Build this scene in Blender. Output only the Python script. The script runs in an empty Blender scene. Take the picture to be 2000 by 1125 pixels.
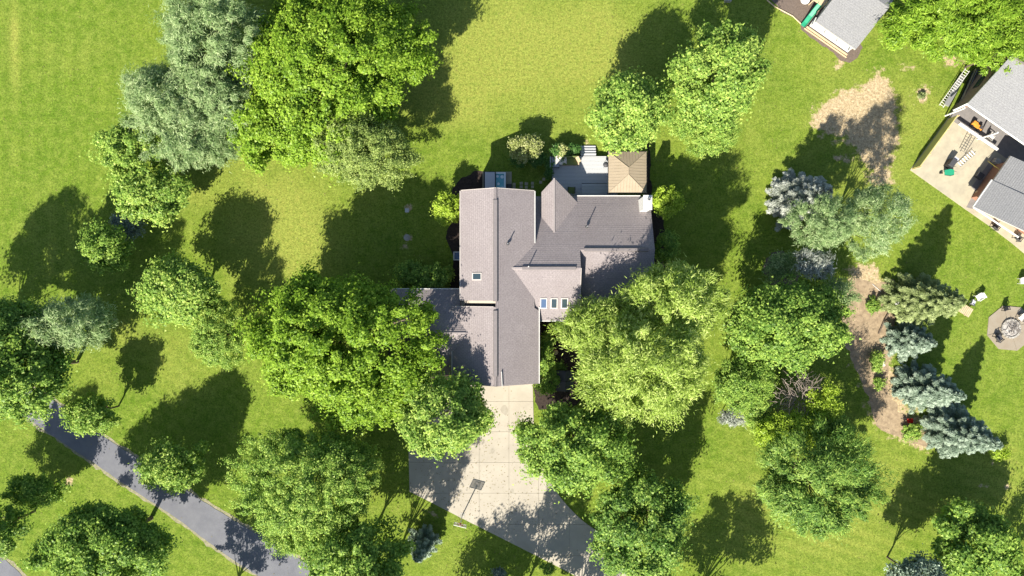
import bpy, math, random
import numpy as np
from mathutils import Vector

# ------------------------------------------------------------------ camera, sky, sun, exposure
C = bpy.context.scene.collection
SC = bpy.context.scene
ALT = 74.07                                   # the drone's height over the lawn
cam_d = bpy.data.cameras.new('camera'); cam = bpy.data.objects.new('camera', cam_d); C.objects.link(cam)
cam_d.sensor_width = 36.0; cam_d.lens = 24.0; cam_d.clip_end = 3000; cam_d.clip_start = 0.5
cam.location = (0, 0, ALT); cam.rotation_euler = (0, 0, 0)
SC.camera = cam
ELEV = math.radians(41.0)
SX, SY = -0.44, -0.898                        # compass direction of the sun
w = bpy.data.worlds.new('World'); SC.world = w; w.use_nodes = True
wn = w.node_tree; bg = wn.nodes['Background']
sky = wn.nodes.new('ShaderNodeTexSky'); sky.sky_type = 'NISHITA'; sky.sun_disc = False
sky.sun_elevation = ELEV; sky.sun_rotation = math.atan2(SX, SY); sky.altitude = 200
wn.links.new(sky.outputs[0], bg.inputs[0]); bg.inputs[1].default_value = 0.080
sun_d = bpy.data.lights.new('sun', 'SUN'); sun_d.energy = 5.0; sun_d.angle = math.radians(0.53); sun_d.color = (1.0, 0.94, 0.82)
sun = bpy.data.objects.new('sun', sun_d); C.objects.link(sun)
sun.rotation_euler = Vector((-SX*math.cos(ELEV), -SY*math.cos(ELEV), -math.sin(ELEV))).to_track_quat('-Z', 'Y').to_euler()
vs = SC.view_settings; vs.view_transform = 'Standard'; vs.look = 'None'; vs.exposure = 1.14; vs.gamma = 1.0
SC.cycles.max_bounces = 6; SC.cycles.diffuse_bounces = 3; SC.cycles.transmission_bounces = 4; SC.cycles.transparent_max_bounces = 4
random.seed(7)

# ------------------------------------------------------------------ helpers
def P(px, py, z=0.0):
    """world point at height z that the survey photo shows at (px, py); 18 px per metre on the ground"""
    k = (1 - z/ALT)/18.0
    return ((px-1000)*k, (562.5-py)*k, z)
def P2(px, py, z=0.0):
    p = P(px, py, z); return (p[0], p[1])
ROOT = {}
def tag(o, label=None, cat=None, group=None, kind=None):
    if label: o['label'] = label
    if cat: o['category'] = cat
    if group: o['group'] = group
    if kind: o['kind'] = kind
    return o
def thing(name, label, cat, loc, group=None):
    o = bpy.data.objects.new(name, None); C.objects.link(o); o.location = loc; o.empty_display_size = .3
    ROOT[o] = Vector(loc); return tag(o, label, cat, group)
def smooth(me):
    me.polygons.foreach_set('use_smooth', [True]*len(me.polygons))
class MB:
    def __init__(s): s.v = []; s.f = []; s.uv = []
    def add(s, vs_, fs, uvs=None):
        n = len(s.v); s.v += [tuple(p) for p in vs_]; s.f += [tuple(i+n for i in f) for f in fs]
        if uvs is not None: s.uv += uvs
        return s
    def box(s, c, d, rz=0.0, tilt=0.0, bev=0.0):
        """box centred at c, size d, turned rz about z, tilted about its own x"""
        cx, cy, cz = c; hx, hy, hz = d[0]/2, d[1]/2, d[2]/2; vs_ = []
        ca, sa = math.cos(rz), math.sin(rz); ct, st = math.cos(tilt), math.sin(tilt)
        for z in (-hz, hz):
            for x, y in ((-hx, -hy), (hx, -hy), (hx, hy), (-hx, hy)):
                y2 = y*ct - z*st; z2 = y*st + z*ct
                vs_.append((cx + x*ca - y2*sa, cy + x*sa + y2*ca, cz + z2))
        return s.add(vs_, [(3,2,1,0),(4,5,6,7),(0,1,5,4),(1,2,6,5),(2,3,7,6),(3,0,4,7)])
    def prism(s, pts, z0, z1):
        n = len(pts)
        a = sum(pts[i][0]*pts[(i+1)%n][1]-pts[(i+1)%n][0]*pts[i][1] for i in range(n))
        if a < 0: pts = pts[::-1]
        f0 = z0 if callable(z0) else (lambda x, y: z0); f1 = z1 if callable(z1) else (lambda x, y: z1)
        vs_ = [(x, y, f0(x, y)) for x, y in pts] + [(x, y, f1(x, y)) for x, y in pts]
        fs = [tuple(range(n-1, -1, -1)), tuple(range(n, 2*n))] + [(i, (i+1)%n, n+(i+1)%n, n+i) for i in range(n)]
        return s.add(vs_, fs)
    def slabx(s, prof, a, b, axis='y'):
        """vertical profile (h, z) extruded along axis from a to b"""
        n = len(prof)
        mk = (lambda h, z, t: (h, t, z)) if axis == 'y' else (lambda h, z, t: (t, h, z))
        vs_ = [mk(h, z, a) for h, z in prof] + [mk(h, z, b) for h, z in prof]
        return s.add(vs_, [tuple(range(n)), tuple(range(2*n-1, n-1, -1))] + [(i, n+i, n+(i+1)%n, (i+1)%n) for i in range(n)])
    def tube(s, pts, rad, seg=8, caps=True):
        pts = [Vector(p) for p in pts]; n = len(pts)
        rr = rad if isinstance(rad, (list, tuple)) else [rad]*n
        vs_ = []
        for i, p in enumerate(pts):
            d = (pts[min(i+1, n-1)] - pts[max(i-1, 0)])
            d = d.normalized() if d.length > 1e-6 else Vector((0, 0, 1))
            a = d.cross(Vector((0, 0, 1)));  a = Vector((1, 0, 0)) if a.length < 1e-3 else a.normalized()
            b = d.cross(a)
            for k in range(seg):
                t = 2*math.pi*k/seg; vs_.append(tuple(p + (a*math.cos(t) + b*math.sin(t))*rr[i]))
        fs = [(i*seg+k, i*seg+(k+1)%seg, (i+1)*seg+(k+1)%seg, (i+1)*seg+k) for i in range(n-1) for k in range(seg)]
        if caps: fs += [tuple(range(seg)), tuple(range((n-1)*seg+seg-1, (n-1)*seg-1, -1))]
        return s.add(vs_, fs)
    def lathe(s, c, prof, seg=20):
        vs_ = [(c[0]+r*math.cos(2*math.pi*k/seg), c[1]+r*math.sin(2*math.pi*k/seg), c[2]+z) for r, z in prof for k in range(seg)]
        n = len(prof)
        fs = [(i*seg+k, i*seg+(k+1)%seg, (i+1)*seg+(k+1)%seg, (i+1)*seg+k) for i in range(n-1) for k in range(seg)]
        fs += [tuple(range((n-1)*seg, n*seg)), tuple(range(seg-1, -1, -1))]
        return s.add(vs_, fs)
    def build(s, name, mat, parent=None, label=None, kind=None, sm=False, recalc=True):
        me = bpy.data.meshes.new(name)
        r = parent
        while r is not None and r.parent is not None: r = r.parent
        off = ROOT.get(r, Vector((0, 0, 0))) if r is not None else Vector((0, 0, 0))
        me.from_pydata([(x-off[0], y-off[1], z-off[2]) for x, y, z in s.v], [], s.f)
        if s.uv:
            ul = me.uv_layers.new(name='UVMap'); ul.data.foreach_set('uv', [c for uv in s.uv for c in uv])
        me.update()
        if sm: smooth(me)
        me.materials.append(mat)
        o = bpy.data.objects.new(name, me); C.objects.link(o); o.parent = parent
        if label: o['label'] = label
        if kind: o['kind'] = kind
        return o

# ------------------------------------------------------------------ materials
def mat(name, col, rough=.8, col2=None, scale=6., bump=0., bscale=None, metal=0., detail=5., spec=.3, coords='Object', stretch=None):
    m = bpy.data.materials.new(name); m.use_nodes = True; t = m.node_tree; N = t.nodes; L = t.links
    b = N['Principled BSDF']; b.inputs['Roughness'].default_value = rough; b.inputs['Metallic'].default_value = metal
    b.inputs['Specular IOR Level'].default_value = spec
    b.inputs['Base Color'].default_value = (*col, 1)
    tc = N.new('ShaderNodeTexCoord'); src = tc.outputs[coords]
    if stretch:
        mp = N.new('ShaderNodeMapping'); mp.inputs['Scale'].default_value = stretch; L.new(src, mp.inputs[0]); src = mp.outputs[0]
    if col2:
        n = N.new('ShaderNodeTexNoise'); n.inputs['Scale'].default_value = scale; n.inputs['Detail'].default_value = detail; n.inputs['Roughness'].default_value = .65
        L.new(src, n.inputs[0]); r = N.new('ShaderNodeValToRGB')
        r.color_ramp.elements[0].position = .32; r.color_ramp.elements[1].position = .68
        r.color_ramp.elements[0].color = (*col, 1); r.color_ramp.elements[1].color = (*col2, 1)
        L.new(n.outputs[0], r.inputs[0]); L.new(r.outputs[0], b.inputs['Base Color'])
    if bump:
        n2 = N.new('ShaderNodeTexNoise'); n2.inputs['Scale'].default_value = bscale or scale*3; n2.inputs['Detail'].default_value = 4
        L.new(src, n2.inputs[0]); bp = N.new('ShaderNodeBump'); bp.inputs['Strength'].default_value = bump; bp.inputs['Distance'].default_value = .05
        L.new(n2.outputs[0], bp.inputs['Height']); L.new(bp.outputs[0], b.inputs['Normal'])
    return m
def shingle(name, ca, cb, cc, row=.2, wid=.32):
    m = bpy.data.materials.new(name); m.use_nodes = True; t = m.node_tree; N = t.nodes; L = t.links
    b = N['Principled BSDF']; b.inputs['Roughness'].default_value = .9; b.inputs['Specular IOR Level'].default_value = .2
    tc = N.new('ShaderNodeTexCoord'); br = N.new('ShaderNodeTexBrick'); L.new(tc.outputs['UV'], br.inputs[0])
    br.inputs['Scale'].default_value = 1; br.inputs['Brick Width'].default_value = wid; br.inputs['Row Height'].default_value = row
    br.inputs['Mortar Size'].default_value = .012; br.inputs['Mortar'].default_value = (*[c*.7 for c in ca], 1)
    br.inputs['Color1'].default_value = (*ca, 1); br.inputs['Color2'].default_value = (*cb, 1); br.offset = .5; br.inputs['Bias'].default_value = 0
    n = N.new('ShaderNodeTexNoise'); n.inputs['Scale'].default_value = .45; n.inputs['Detail'].default_value = 7; n.inputs['Roughness'].default_value = .6
    L.new(tc.outputs['Object'], n.inputs[0])
    mx = N.new('ShaderNodeMix'); mx.data_type = 'RGBA'; mx.blend_type = 'MIX'
    rp = N.new('ShaderNodeMapRange'); rp.inputs[1].default_value = .35; rp.inputs[2].default_value = .75; rp.inputs[3].default_value = 0; rp.inputs[4].default_value = .75
    L.new(n.outputs[0], rp.inputs[0]); L.new(rp.outputs[0], mx.inputs[0]); L.new(br.outputs[0], mx.inputs[6]); mx.inputs[7].default_value = (*cc, 1)
    n3 = N.new('ShaderNodeTexNoise'); n3.inputs['Scale'].default_value = 9; n3.inputs['Detail'].default_value = 3; L.new(tc.outputs['Object'], n3.inputs[0])
    m2 = N.new('ShaderNodeMix'); m2.data_type = 'RGBA'; m2.blend_type = 'MULTIPLY'; m2.inputs[0].default_value = .8
    r3 = N.new('ShaderNodeMapRange'); r3.inputs[1].default_value = .3; r3.inputs[2].default_value = .7; r3.inputs[3].default_value = .75; r3.inputs[4].default_value = 1.15
    L.new(n3.outputs[0], r3.inputs[0]); L.new(mx.outputs[2], m2.inputs[6]); L.new(r3.outputs[0], m2.inputs[7])
    L.new(m2.outputs[2], b.inputs['Base Color'])
    return m
def leafmat(name, a, b_, c_, trans=.34, gloss=.008):
    m = bpy.data.materials.new(name); m.use_nodes = True; t = m.node_tree; N = t.nodes; L = t.links
    N.remove(N['Principled BSDF']); out = N['Material Output']
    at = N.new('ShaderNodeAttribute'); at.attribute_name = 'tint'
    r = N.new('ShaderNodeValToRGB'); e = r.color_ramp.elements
    e[0].position = .1; e[0].color = (*a, 1); e[1].position = .95; e[1].color = (*c_, 1); k = e.new(.55); k.color = (*b_, 1)  # wide ramp: leaf variety plus highlights and dark gaps painted into the colour
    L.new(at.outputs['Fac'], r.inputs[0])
    d = N.new('ShaderNodeBsdfDiffuse'); tr = N.new('ShaderNodeBsdfTranslucent'); g = N.new('ShaderNodeBsdfGlossy'); g.inputs['Roughness'].default_value = .42
    g.inputs['Color'].default_value = (1, 1, 1, 1)
    m1 = N.new('ShaderNodeMixShader'); m1.inputs[0].default_value = trans; m2 = N.new('ShaderNodeMixShader'); m2.inputs[0].default_value = gloss
    hs = N.new('ShaderNodeHueSaturation'); hs.inputs['Hue'].default_value = .497; hs.inputs['Saturation'].default_value = 1.12; hs.inputs['Value'].default_value = 1.15
    L.new(r.outputs[0], d.inputs[0]); L.new(r.outputs[0], hs.inputs['Color']); L.new(hs.outputs[0], tr.inputs[0])
    L.new(d.outputs[0], m1.inputs[1]); L.new(tr.outputs[0], m1.inputs[2]); L.new(m1.outputs[0], m2.inputs[1]); L.new(g.outputs[0], m2.inputs[2])
    L.new(m2.outputs[0], out.inputs[0]); return m

LM = {
 'bright': leafmat('leaves_bright_green', (.085,.17,.016), (.19,.32,.026), (.34,.48,.06)),
 'green':  leafmat('leaves_green', (0.073,0.158,0.027), (0.181,0.305,0.051), (0.373,0.508,0.096)),
 'deep':   leafmat('leaves_deep_green', (0.062,0.141,0.027), (0.153,0.271,0.051), (0.350,0.475,0.096)),
 'pale':   leafmat('leaves_pale_green', (.10,.16,.04), (.22,.30,.07), (.42,.50,.15)),
 'yellow': leafmat('leaves_yellow_green', (0.136,0.215,0.034), (0.282,0.395,0.062), (0.520,0.610,0.181)),
 'lime':   leafmat('leaves_lime', (.15,.24,.02), (.30,.43,.035), (.48,.60,.09)),
 'light':  leafmat('leaves_light_maple', (0.102,0.198,0.034), (0.226,0.362,0.062), (0.452,0.565,0.124)),
 'pine':   leafmat('needles_pine', (.10,.17,.06), (.24,.35,.135), (.48,.57,.29), .36),
 'blue':   leafmat('needles_blue', (.05,.075,.05), (.17,.235,.165), (.40,.48,.37), .2),
 'silver': leafmat('needles_silver', (.08,.09,.07), (.23,.26,.21), (.52,.54,.48), .12),
 'olive':  leafmat('needles_olive', (.06,.085,.03), (.18,.23,.08), (.38,.44,.19), .2),
 'steel':  leafmat('needles_steel_blue', (.06,.085,.065), (.12,.16,.135), (.26,.33,.28), .12),
 'cream':  leafmat('leaves_cream', (.20,.25,.06), (.34,.38,.12), (.55,.55,.28)),
 'hedge':  leafmat('leaves_hedge', (.045,.11,.03), (.08,.18,.04), (.15,.28,.07)),
}
M = dict(
 bark=mat('bark', (.10,.075,.055), .9, (.18,.14,.105), 5, .6, 12), twig=mat('dead_twigs', (.20,.16,.13), .9, (.33,.28,.24), 4),
 roof=shingle('mauve_brown_shingles', (.27,.238,.238), (.29,.256,.254), (.225,.195,.195)),
 roofn=shingle('grey_neighbour_shingles', (.235,.235,.24), (.25,.25,.25), (.22,.22,.225)),
 stain=mat('oil_stain', (.28,.25,.20), .7, (.33,.30,.245), 3), litter=mat('leaf_litter', (.12,.085,.04), .9, (.26,.22,.09), 1),
 rcap=mat('pale_ridge_shingle', (.30,.265,.26), .9, (.26,.23,.225), 6),
 white=mat('white_paint', (.66,.65,.62), .5, (.60,.59,.56), 2), trim=mat('pale_trim', (.55,.50,.46), .6, (.48,.44,.41), 3),
 siding=mat('tan_siding', (.42,.37,.30), .75, (.38,.33,.27), 3), cap=mat('ridge_cap', (.20,.175,.175), .8, (.16,.145,.145), 4),
 brick=mat('red_brown_brick', (.26,.13,.085), .85, (.33,.18,.12), 5, .3, 20), mauve=mat('mauve_brick', (.27,.20,.165), .85, (.22,.155,.13), 5, .3, 20),
 conc=mat('concrete', (.335,.30,.245), .85, (.41,.37,.305), .42, .12, 8, detail=12), pad=mat('pit_concrete', (.25,.205,.15), .9, (.28,.245,.19), 1.2, .2, 8, detail=9), joint=mat('joint_dirt', (.26,.235,.19), .95),
 patio=mat('patio_concrete', (.32,.285,.215), .85, (.43,.385,.28), .8, .1, 8, detail=9), shade=mat('shaded_grey_floor', (.17,.16,.155), .9, (.23,.21,.2), 2),  # grey court and porch floor, with the shade on it put into the colour
 asphalt=mat('asphalt', (.125,.128,.148), .9, (.165,.168,.185), .7, .3, 30, detail=10), gravel=mat('gravel_edge', (.32,.28,.21), .95, (.16,.17,.07), 3.5, .6, 20),
 mulch=mat('dark_mulch', (.02,.014,.012), .95, (.055,.04,.032), 5, .8, 16), bedm=mat('brown_mulch', (.11,.085,.07), .95, (.17,.13,.105), 5, .8, 16),
 soil=mat('bare_soil', (.19,.14,.09), .95, (.38,.29,.185), 1.8, .7, 9, detail=10), deck=mat('grey_deck_boards', (.41,.42,.43), .65, (.50,.50,.50), 3, stretch=(.4,8,1)),
 tan=mat('tan_metal_roof', (.29,.235,.165), .65, (.32,.26,.185), 1.5), black=mat('black_metal', (.02,.02,.022), .45), dark=mat('dark_grey', (.06,.06,.065), .6),
 water=mat('spa_water', (.10,.36,.42), .05, (.20,.48,.53), 4, .3, 6, spec=.5), shell=mat('spa_shell', (.72,.76,.78), .2), lid=mat('grey_vinyl', (.46,.46,.50), .6),
 glass=mat('skylight_glass', (.03,.05,.06), .08, spec=.8), glassb=mat('blue_skylight_glass', (.06,.10,.18), .08, spec=.8), steel=mat('galvanised', (.45,.45,.45), .4, metal=.6),
 wood=mat('bare_timber', (.48,.36,.22), .8, (.58,.45,.29), 4), fence=mat('olive_stained_timber', (.58,.50,.19), .85, (.66,.58,.23), 4, stretch=(1,1,6)),
 stone=mat('field_stone', (.26,.24,.21), .9, (.40,.38,.34), 3, .5), ash=mat('ash', (.25,.23,.21), .95, (.50,.48,.45), 5, .7, 12),
 green=mat('green_plastic', (.02,.24,.13), .35, (.03,.28,.16), 2), orange=mat('orange_plastic', (.62,.25,.04), .5), red=mat('red_paint', (.55,.04,.02), .5),
 olive=mat('olive_cushion', (.12,.15,.045), .9, (.15,.18,.06), 6), greyc=mat('grey_blue_cushion', (.24,.27,.33), .9, (.29,.32,.38), 6), creamc=mat('cream_cloth', (.68,.63,.56), .9, (.6,.55,.5), 5),
 acrylic=mat('clear_board', (.50,.50,.48), .2, spec=.5), brushp=mat('charred_sticks', (.10,.085,.075), .9, (.34,.31,.28), 6), yellow=mat('yellow_pole', (.5,.42,.08), .6),
)
# ------------------------------------------------------------------ polygon clipping and shingled roof planes
def clip(poly, nx, ny, d):
    """keep nx*x+ny*y <= d"""
    out = []; n = len(poly)
    for i in range(n):
        a, b = poly[i], poly[(i+1) % n]; da = nx*a[0]+ny*a[1]-d; db = nx*b[0]+ny*b[1]-d
        if da <= 0: out.append(a)
        if (da < 0 < db) or (db < 0 < da):
            t = da/(da-db); out.append((a[0]+(b[0]-a[0])*t, a[1]+(b[1]-a[1])*t))
    return out
def area(p): return sum(p[i][0]*p[(i+1)%len(p)][1]-p[(i+1)%len(p)][0]*p[i][1] for i in range(len(p)))/2
def roof_plane(pts, pl, material, parent, name='roof_slope', trim=None, step=.2, lift=.02):
    """pts: plan polygon; pl=(a,b,c) z=ax+by+c; lapped courses one above the other"""
    a, b, c = pl; g = math.hypot(a, b); dx, dy = -a/g, -b/g; tx, ty = -dy, dx
    if area(pts) < 0: pts = pts[::-1]
    ss = [x*dx+y*dy for x, y in pts]; s1 = max(ss); m = MB(); k = g and math.sqrt(1+g*g)
    n = int((s1-min(ss))/step)+1
    for i in range(n):
        lo = s1-i*step; hi = lo-step
        q = clip(clip(pts, dx, dy, lo), -dx, -dy, -hi)
        if len(q) < 3 or abs(area(q)) < 1e-4: continue
        jit = random.uniform(-.004, .004)
        top = [(x, y, a*x+b*y+c+.012+(lift+jit)*max(0, (x*dx+y*dy-hi)/step)) for x, y in q]
        m.add(top, [tuple(range(len(q)))], [(x*tx+y*ty+.0, (x*dx+y*dy)*1.0) for x, y in q])
        for j in range(len(q)):
            p0, p1 = top[j], top[(j+1) % len(q)]
            if abs(p0[0]*dx+p0[1]*dy-lo) < 1e-4 and abs(p1[0]*dx+p1[1]*dy-lo) < 1e-4:
                u0, u1 = p0[0]*tx+p0[1]*ty, p1[0]*tx+p1[1]*ty
                m.add([p0, (p0[0], p0[1], a*p0[0]+b*p0[1]+c-.02), (p1[0], p1[1], a*p1[0]+b*p1[1]+c-.02), p1], [(0, 1, 2, 3)], [(u0, lo), (u0, lo+.02), (u1, lo+.02), (u1, lo)])
    r = m.build(name, material, parent)
    u = MB(); u.prism(pts, lambda x, y: a*x+b*y+c-.2, lambda x, y: a*x+b*y+c)
    u.build('fascia', trim or M['trim'], r)
    return r

_n = M['acrylic'].node_tree.nodes['Principled BSDF']; _n.inputs['Alpha'].default_value = .45
# ------------------------------------------------------------------ ground
def vnoise(x, y, s, seed):
    """smooth value noise on a lattice"""
    r = np.random.RandomState(seed); T = r.rand(257, 257); X = x/s+60; Y = y/s+60
    i = np.floor(X).astype(int); j = np.floor(Y).astype(int); fx = X-i; fy = Y-j
    fx = fx*fx*(3-2*fx); fy = fy*fy*(3-2*fy); i %= 256; j %= 256
    return (T[i, j]*(1-fx)+T[i+1, j]*fx)*(1-fy)+(T[i, j+1]*(1-fx)+T[i+1, j+1]*fx)*fy
def axis_coords(h, st, far):
    mid = np.arange(-h, h+st/2, st); out = []; d = st; p = h
    while p < far: d *= 1.5; p += d; out.append(p)
    out = np.array(out); return np.concatenate([-out[::-1], mid, out])
gx = axis_coords(63, .3, 1800); gy = axis_coords(39, .3, 1800)
X, Y = np.meshgrid(gx, gy, indexing='ij'); nx_, ny_ = X.shape
def blob(px, py, rx, ry, rot=0.):
    x0, y0 = P2(px, py); c, s = math.cos(rot), math.sin(rot); u = (X-x0)*c+(Y-y0)*s; v = -(X-x0)*s+(Y-y0)*c
    return np.exp(-((u*18/rx)**2+(v*18/ry)**2))
nz1 = vnoise(X, Y, 5., 1)*.5+vnoise(X, Y, 2., 2)*.3+vnoise(X, Y, .8, 3)*.2
dry = .9*blob(1010, 90, 190, 110)+.75*blob(880, 190, 90, 60)+.7*blob(560, 470, 110, 90)+.55*blob(470, 370, 160, 60)+.5*blob(1560, 1010, 190, 90)+.5*blob(1700, 260, 170, 170)+.5*blob(1960, 930, 70, 80)
dry += .6*blob(25, 60, 12, 70)+.25*blob(30, 170, 12, 60)+.5*blob(1180, 130, 60, 120)+.4*blob(330, 720, 80, 60)+.4*blob(260, 640, 60, 40)+.3*blob(1750, 960, 100, 80)
dry = np.clip(dry*(.55+.9*nz1)+(nz1-.5)*.8+.10, 0, 1)
wn1 = vnoise(X, Y, 1.6, 5)*.6+vnoise(X, Y, .6, 6)*.4
worn = 1.5*blob(1640, 212, 62, 30, .55)+.9*blob(1675, 250, 60, 45)+1.4*blob(1722, 190, 26, 50, .2)+1.2*blob(1715, 280, 40, 50)+.9*blob(1800, 185, 22, 25)+1.0*blob(1862, 118, 28, 16)+.8*blob(1770, 130, 22, 12)+.8*blob(1720, 350, 35, 30)
worn += .9*blob(1640, 120, 12, 30, -.5)+.8*blob(1680, 530, 30, 20)+1.0*blob(795, 405, 14, 14)+.9*blob(797, 464, 13, 13)+.7*blob(790, 482, 12, 6)+1.1*blob(136, 940, 14, 9, .5)+.7*blob(1925, 950, 20, 8)+.8*blob(1965, 950, 10, 8)+.7*blob(1940, 905, 14, 8)+.7*blob(1146, 278, 12, 12)+.9*blob(840, 1000, 20, 5, -.5)+.7*blob(1640, 310, 20, 10)
worn += 1.1*blob(1700, 590, 62, 60)+1.1*blob(1700, 680, 44, 60)+1.1*blob(1735, 775, 46, 60)+1.1*blob(1785, 845, 55, 34, -.5)
worn = np.clip(worn, 0, 1.6)
lush = np.clip(.9*blob(1710, 130, 50, 40)+.5*blob(150, 880, 260, 160)+.4*blob(150, 1060, 150, 90)+.5*blob(420, 860, 200, 120)+.5*blob(1900, 600, 100, 160)+.5*blob(1380, 900, 90, 90)+.75*blob(90, 250, 170, 380), 0, 1)
# mowing stripes: north-south on the left lawn, slanting at the lower right and lower left
def stripe(ang, wl): return .5+.5*np.sin((X*math.cos(ang)+Y*math.sin(ang)+.5*vnoise(X, Y, 3., 9))*2*math.pi/wl)
s_l = 1/(1+np.exp((X+42)/2.5))*(Y > -2); s_r = 1/(1+np.exp(-(X-18)/3))*1/(1+np.exp((Y+12)/3)); s_b = 1/(1+np.exp((X+22)/3))*1/(1+np.exp((Y+8)/3))
st_ = stripe(.0, 1.9)*s_l + stripe(1.2, 1.3)*s_r + stripe(1.05, 1.2)*s_b + .5*(1-np.clip(s_l+s_r+s_b, 0, 1))
me = bpy.data.meshes.new('lawn'); V = np.stack([X, Y, np.zeros_like(X)], -1).reshape(-1, 3).astype(np.float32)
ii = np.arange(nx_*ny_).reshape(nx_, ny_); F = np.stack([ii[:-1, :-1], ii[1:, :-1], ii[1:, 1:], ii[:-1, 1:]], -1).reshape(-1, 4)
me.vertices.add(len(V)); me.vertices.foreach_set('co', V.ravel()); me.loops.add(F.size); me.loops.foreach_set('vertex_index', F.ravel().astype(np.int32))
me.polygons.add(len(F)); me.polygons.foreach_set('loop_start', np.arange(0, F.size, 4, dtype=np.int32)); me.update()
for nm, arr in (('dry', dry), ('worn', worn), ('lush', lush), ('stripe', st_)):
    at = me.attributes.new(nm, 'FLOAT', 'POINT'); at.data.foreach_set('value', arr.ravel().astype(np.float32))
gm = bpy.data.materials.new('mown_grass'); gm.use_nodes = True; t = gm.node_tree; N = t.nodes; L = t.links; B = N['Principled BSDF']
B.inputs['Roughness'].default_value = .9; B.inputs['Specular IOR Level'].default_value = .12
def attr(n):
    a = N.new('ShaderNodeAttribute'); a.attribute_name = n; return a.outputs['Fac']
tc = N.new('ShaderNodeTexCoord')
def noise(s, d=6, r=.6, st=None):
    n = N.new('ShaderNodeTexNoise'); n.inputs['Scale'].default_value = s; n.inputs['Detail'].default_value = d; n.inputs['Roughness'].default_value = r
    if st:
        mp = N.new('ShaderNodeMapping'); mp.inputs['Scale'].default_value = st; L.new(tc.outputs['Object'], mp.inputs[0]); L.new(mp.outputs[0], n.inputs[0])
    else: L.new(tc.outputs['Object'], n.inputs[0])
    return n.outputs[0]
def rng(i, a, b, c=0., d=1.):
    n = N.new('ShaderNodeMapRange'); n.inputs[1].default_value = a; n.inputs[2].default_value = b; n.inputs[3].default_value = c; n.inputs[4].default_value = d; L.new(i, n.inputs[0]); return n.outputs[0]
def mixc(f, a, b, mode='MIX'):
    n = N.new('ShaderNodeMix'); n.data_type = 'RGBA'; n.blend_type = mode
    for s, v in ((0, f), (6, a), (7, b)):
        if isinstance(v, tuple): n.inputs[s].default_value = (*v, 1)
        elif isinstance(v, float): n.inputs[s].default_value = v
        else: L.new(v, n.inputs[s])
    return n.outputs[2]
base = mixc(rng(noise(.30, 8, .65), .35, .65), (.098, .16, .015), (.17, .225, .026))
base = mixc(rng(attr('lush'), 0, 1, 0, .75), base, (.088, .168, .010))
base = mixc(rng(attr('dry'), .1, 1, 0, .95), base, (.30, .30, .065))
base = mixc(rng(attr('stripe'), 0, 1, 0, .55), base, (.075, .135, .009))
base = mixc(rng(noise(1.1, 8, .78), .42, .66, 0, .7), base, (.23, .28, .05))
base = mixc(rng(noise(2.6, 8, .8), .47, .62, 0, .55), base, (.06, .115, .010))
soilc = mixc(rng(noise(3., 8, .7), .35, .65), (.30, .22, .12), (.50, .40, .25))
wadd = N.new('ShaderNodeMath'); wadd.operation = 'ADD'; L.new(attr('worn'), wadd.inputs[0]); L.new(rng(noise(.9, 10, .75), .3, .7, -.62, .62), wadd.inputs[1])
wm = N.new('ShaderNodeMath'); wm.operation = 'MULTIPLY'; L.new(rng(wadd.outputs[0], .56, .84), wm.inputs[0]); L.new(rng(attr('worn'), .08, .3), wm.inputs[1])
base = mixc(wm.outputs[0], base, soilc)
sp = rng(noise(5.0, 8, .9), .36, .64, .42, 1.62)
cb = N.new('ShaderNodeCombineColor'); [L.new(sp, cb.inputs[i]) for i in range(3)]
base = mixc(1., base, cb.outputs[0], 'MULTIPLY')
L.new(base, B.inputs['Base Color'])
bp = N.new('ShaderNodeBump'); bp.inputs['Strength'].default_value = .75; bp.inputs['Distance'].default_value = .10
L.new(noise(7, 8, .8), bp.inputs['Height']); L.new(bp.outputs[0], B.inputs['Normal'])
me.materials.append(gm); lawn = bpy.data.objects.new('lawn', me); C.objects.link(lawn); tag(lawn, kind='structure')

def wobbly(pts, amp=.12, step=.5, seed=0):
    """densify a closed plan polygon and make its edge uneven"""
    r = random.Random(seed); out = []
    n = len(pts)
    for i in range(n):
        a, b = pts[i], pts[(i+1) % n]; d = math.hypot(b[0]-a[0], b[1]-a[1]); k = max(1, int(d/step))
        for j in range(k):
            t = j/k; out.append((a[0]+(b[0]-a[0])*t+r.gauss(0, amp), a[1]+(b[1]-a[1])*t+r.gauss(0, amp)))
    return out
def spline(px, closed=True, k=5, z=0):
    p = [P2(*q, z) for q in px]; n = len(p); out = []
    for i in range(n if closed else n-1):
        a, b, c, d = [p[(i+o) % n] if closed else p[max(0, min(n-1, i+o))] for o in (-1, 0, 1, 2)]
        for j in range(k):
            t = j/k; out.append(tuple(.5*((2*b[m])+(-a[m]+c[m])*t+(2*a[m]-5*b[m]+4*c[m]-d[m])*t*t+(-a[m]+3*b[m]-3*c[m]+d[m])*t**3) for m in (0, 1)))
    if not closed: out.append(p[-1])
    return out
def sheet(name, pts, z, m, amp=.1, seed=1, thick=.0):
    q = wobbly(pts, amp, .45, seed) if amp else pts
    b = MB()
    if thick: b.prism(q, -.05, z)
    else: b.add([(x, y, z) for x, y in q], [tuple(range(len(q)))] if area(q) > 0 else [tuple(range(len(q)))[::-1]])
    return tag(b.build(name, m), kind='structure')
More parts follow.
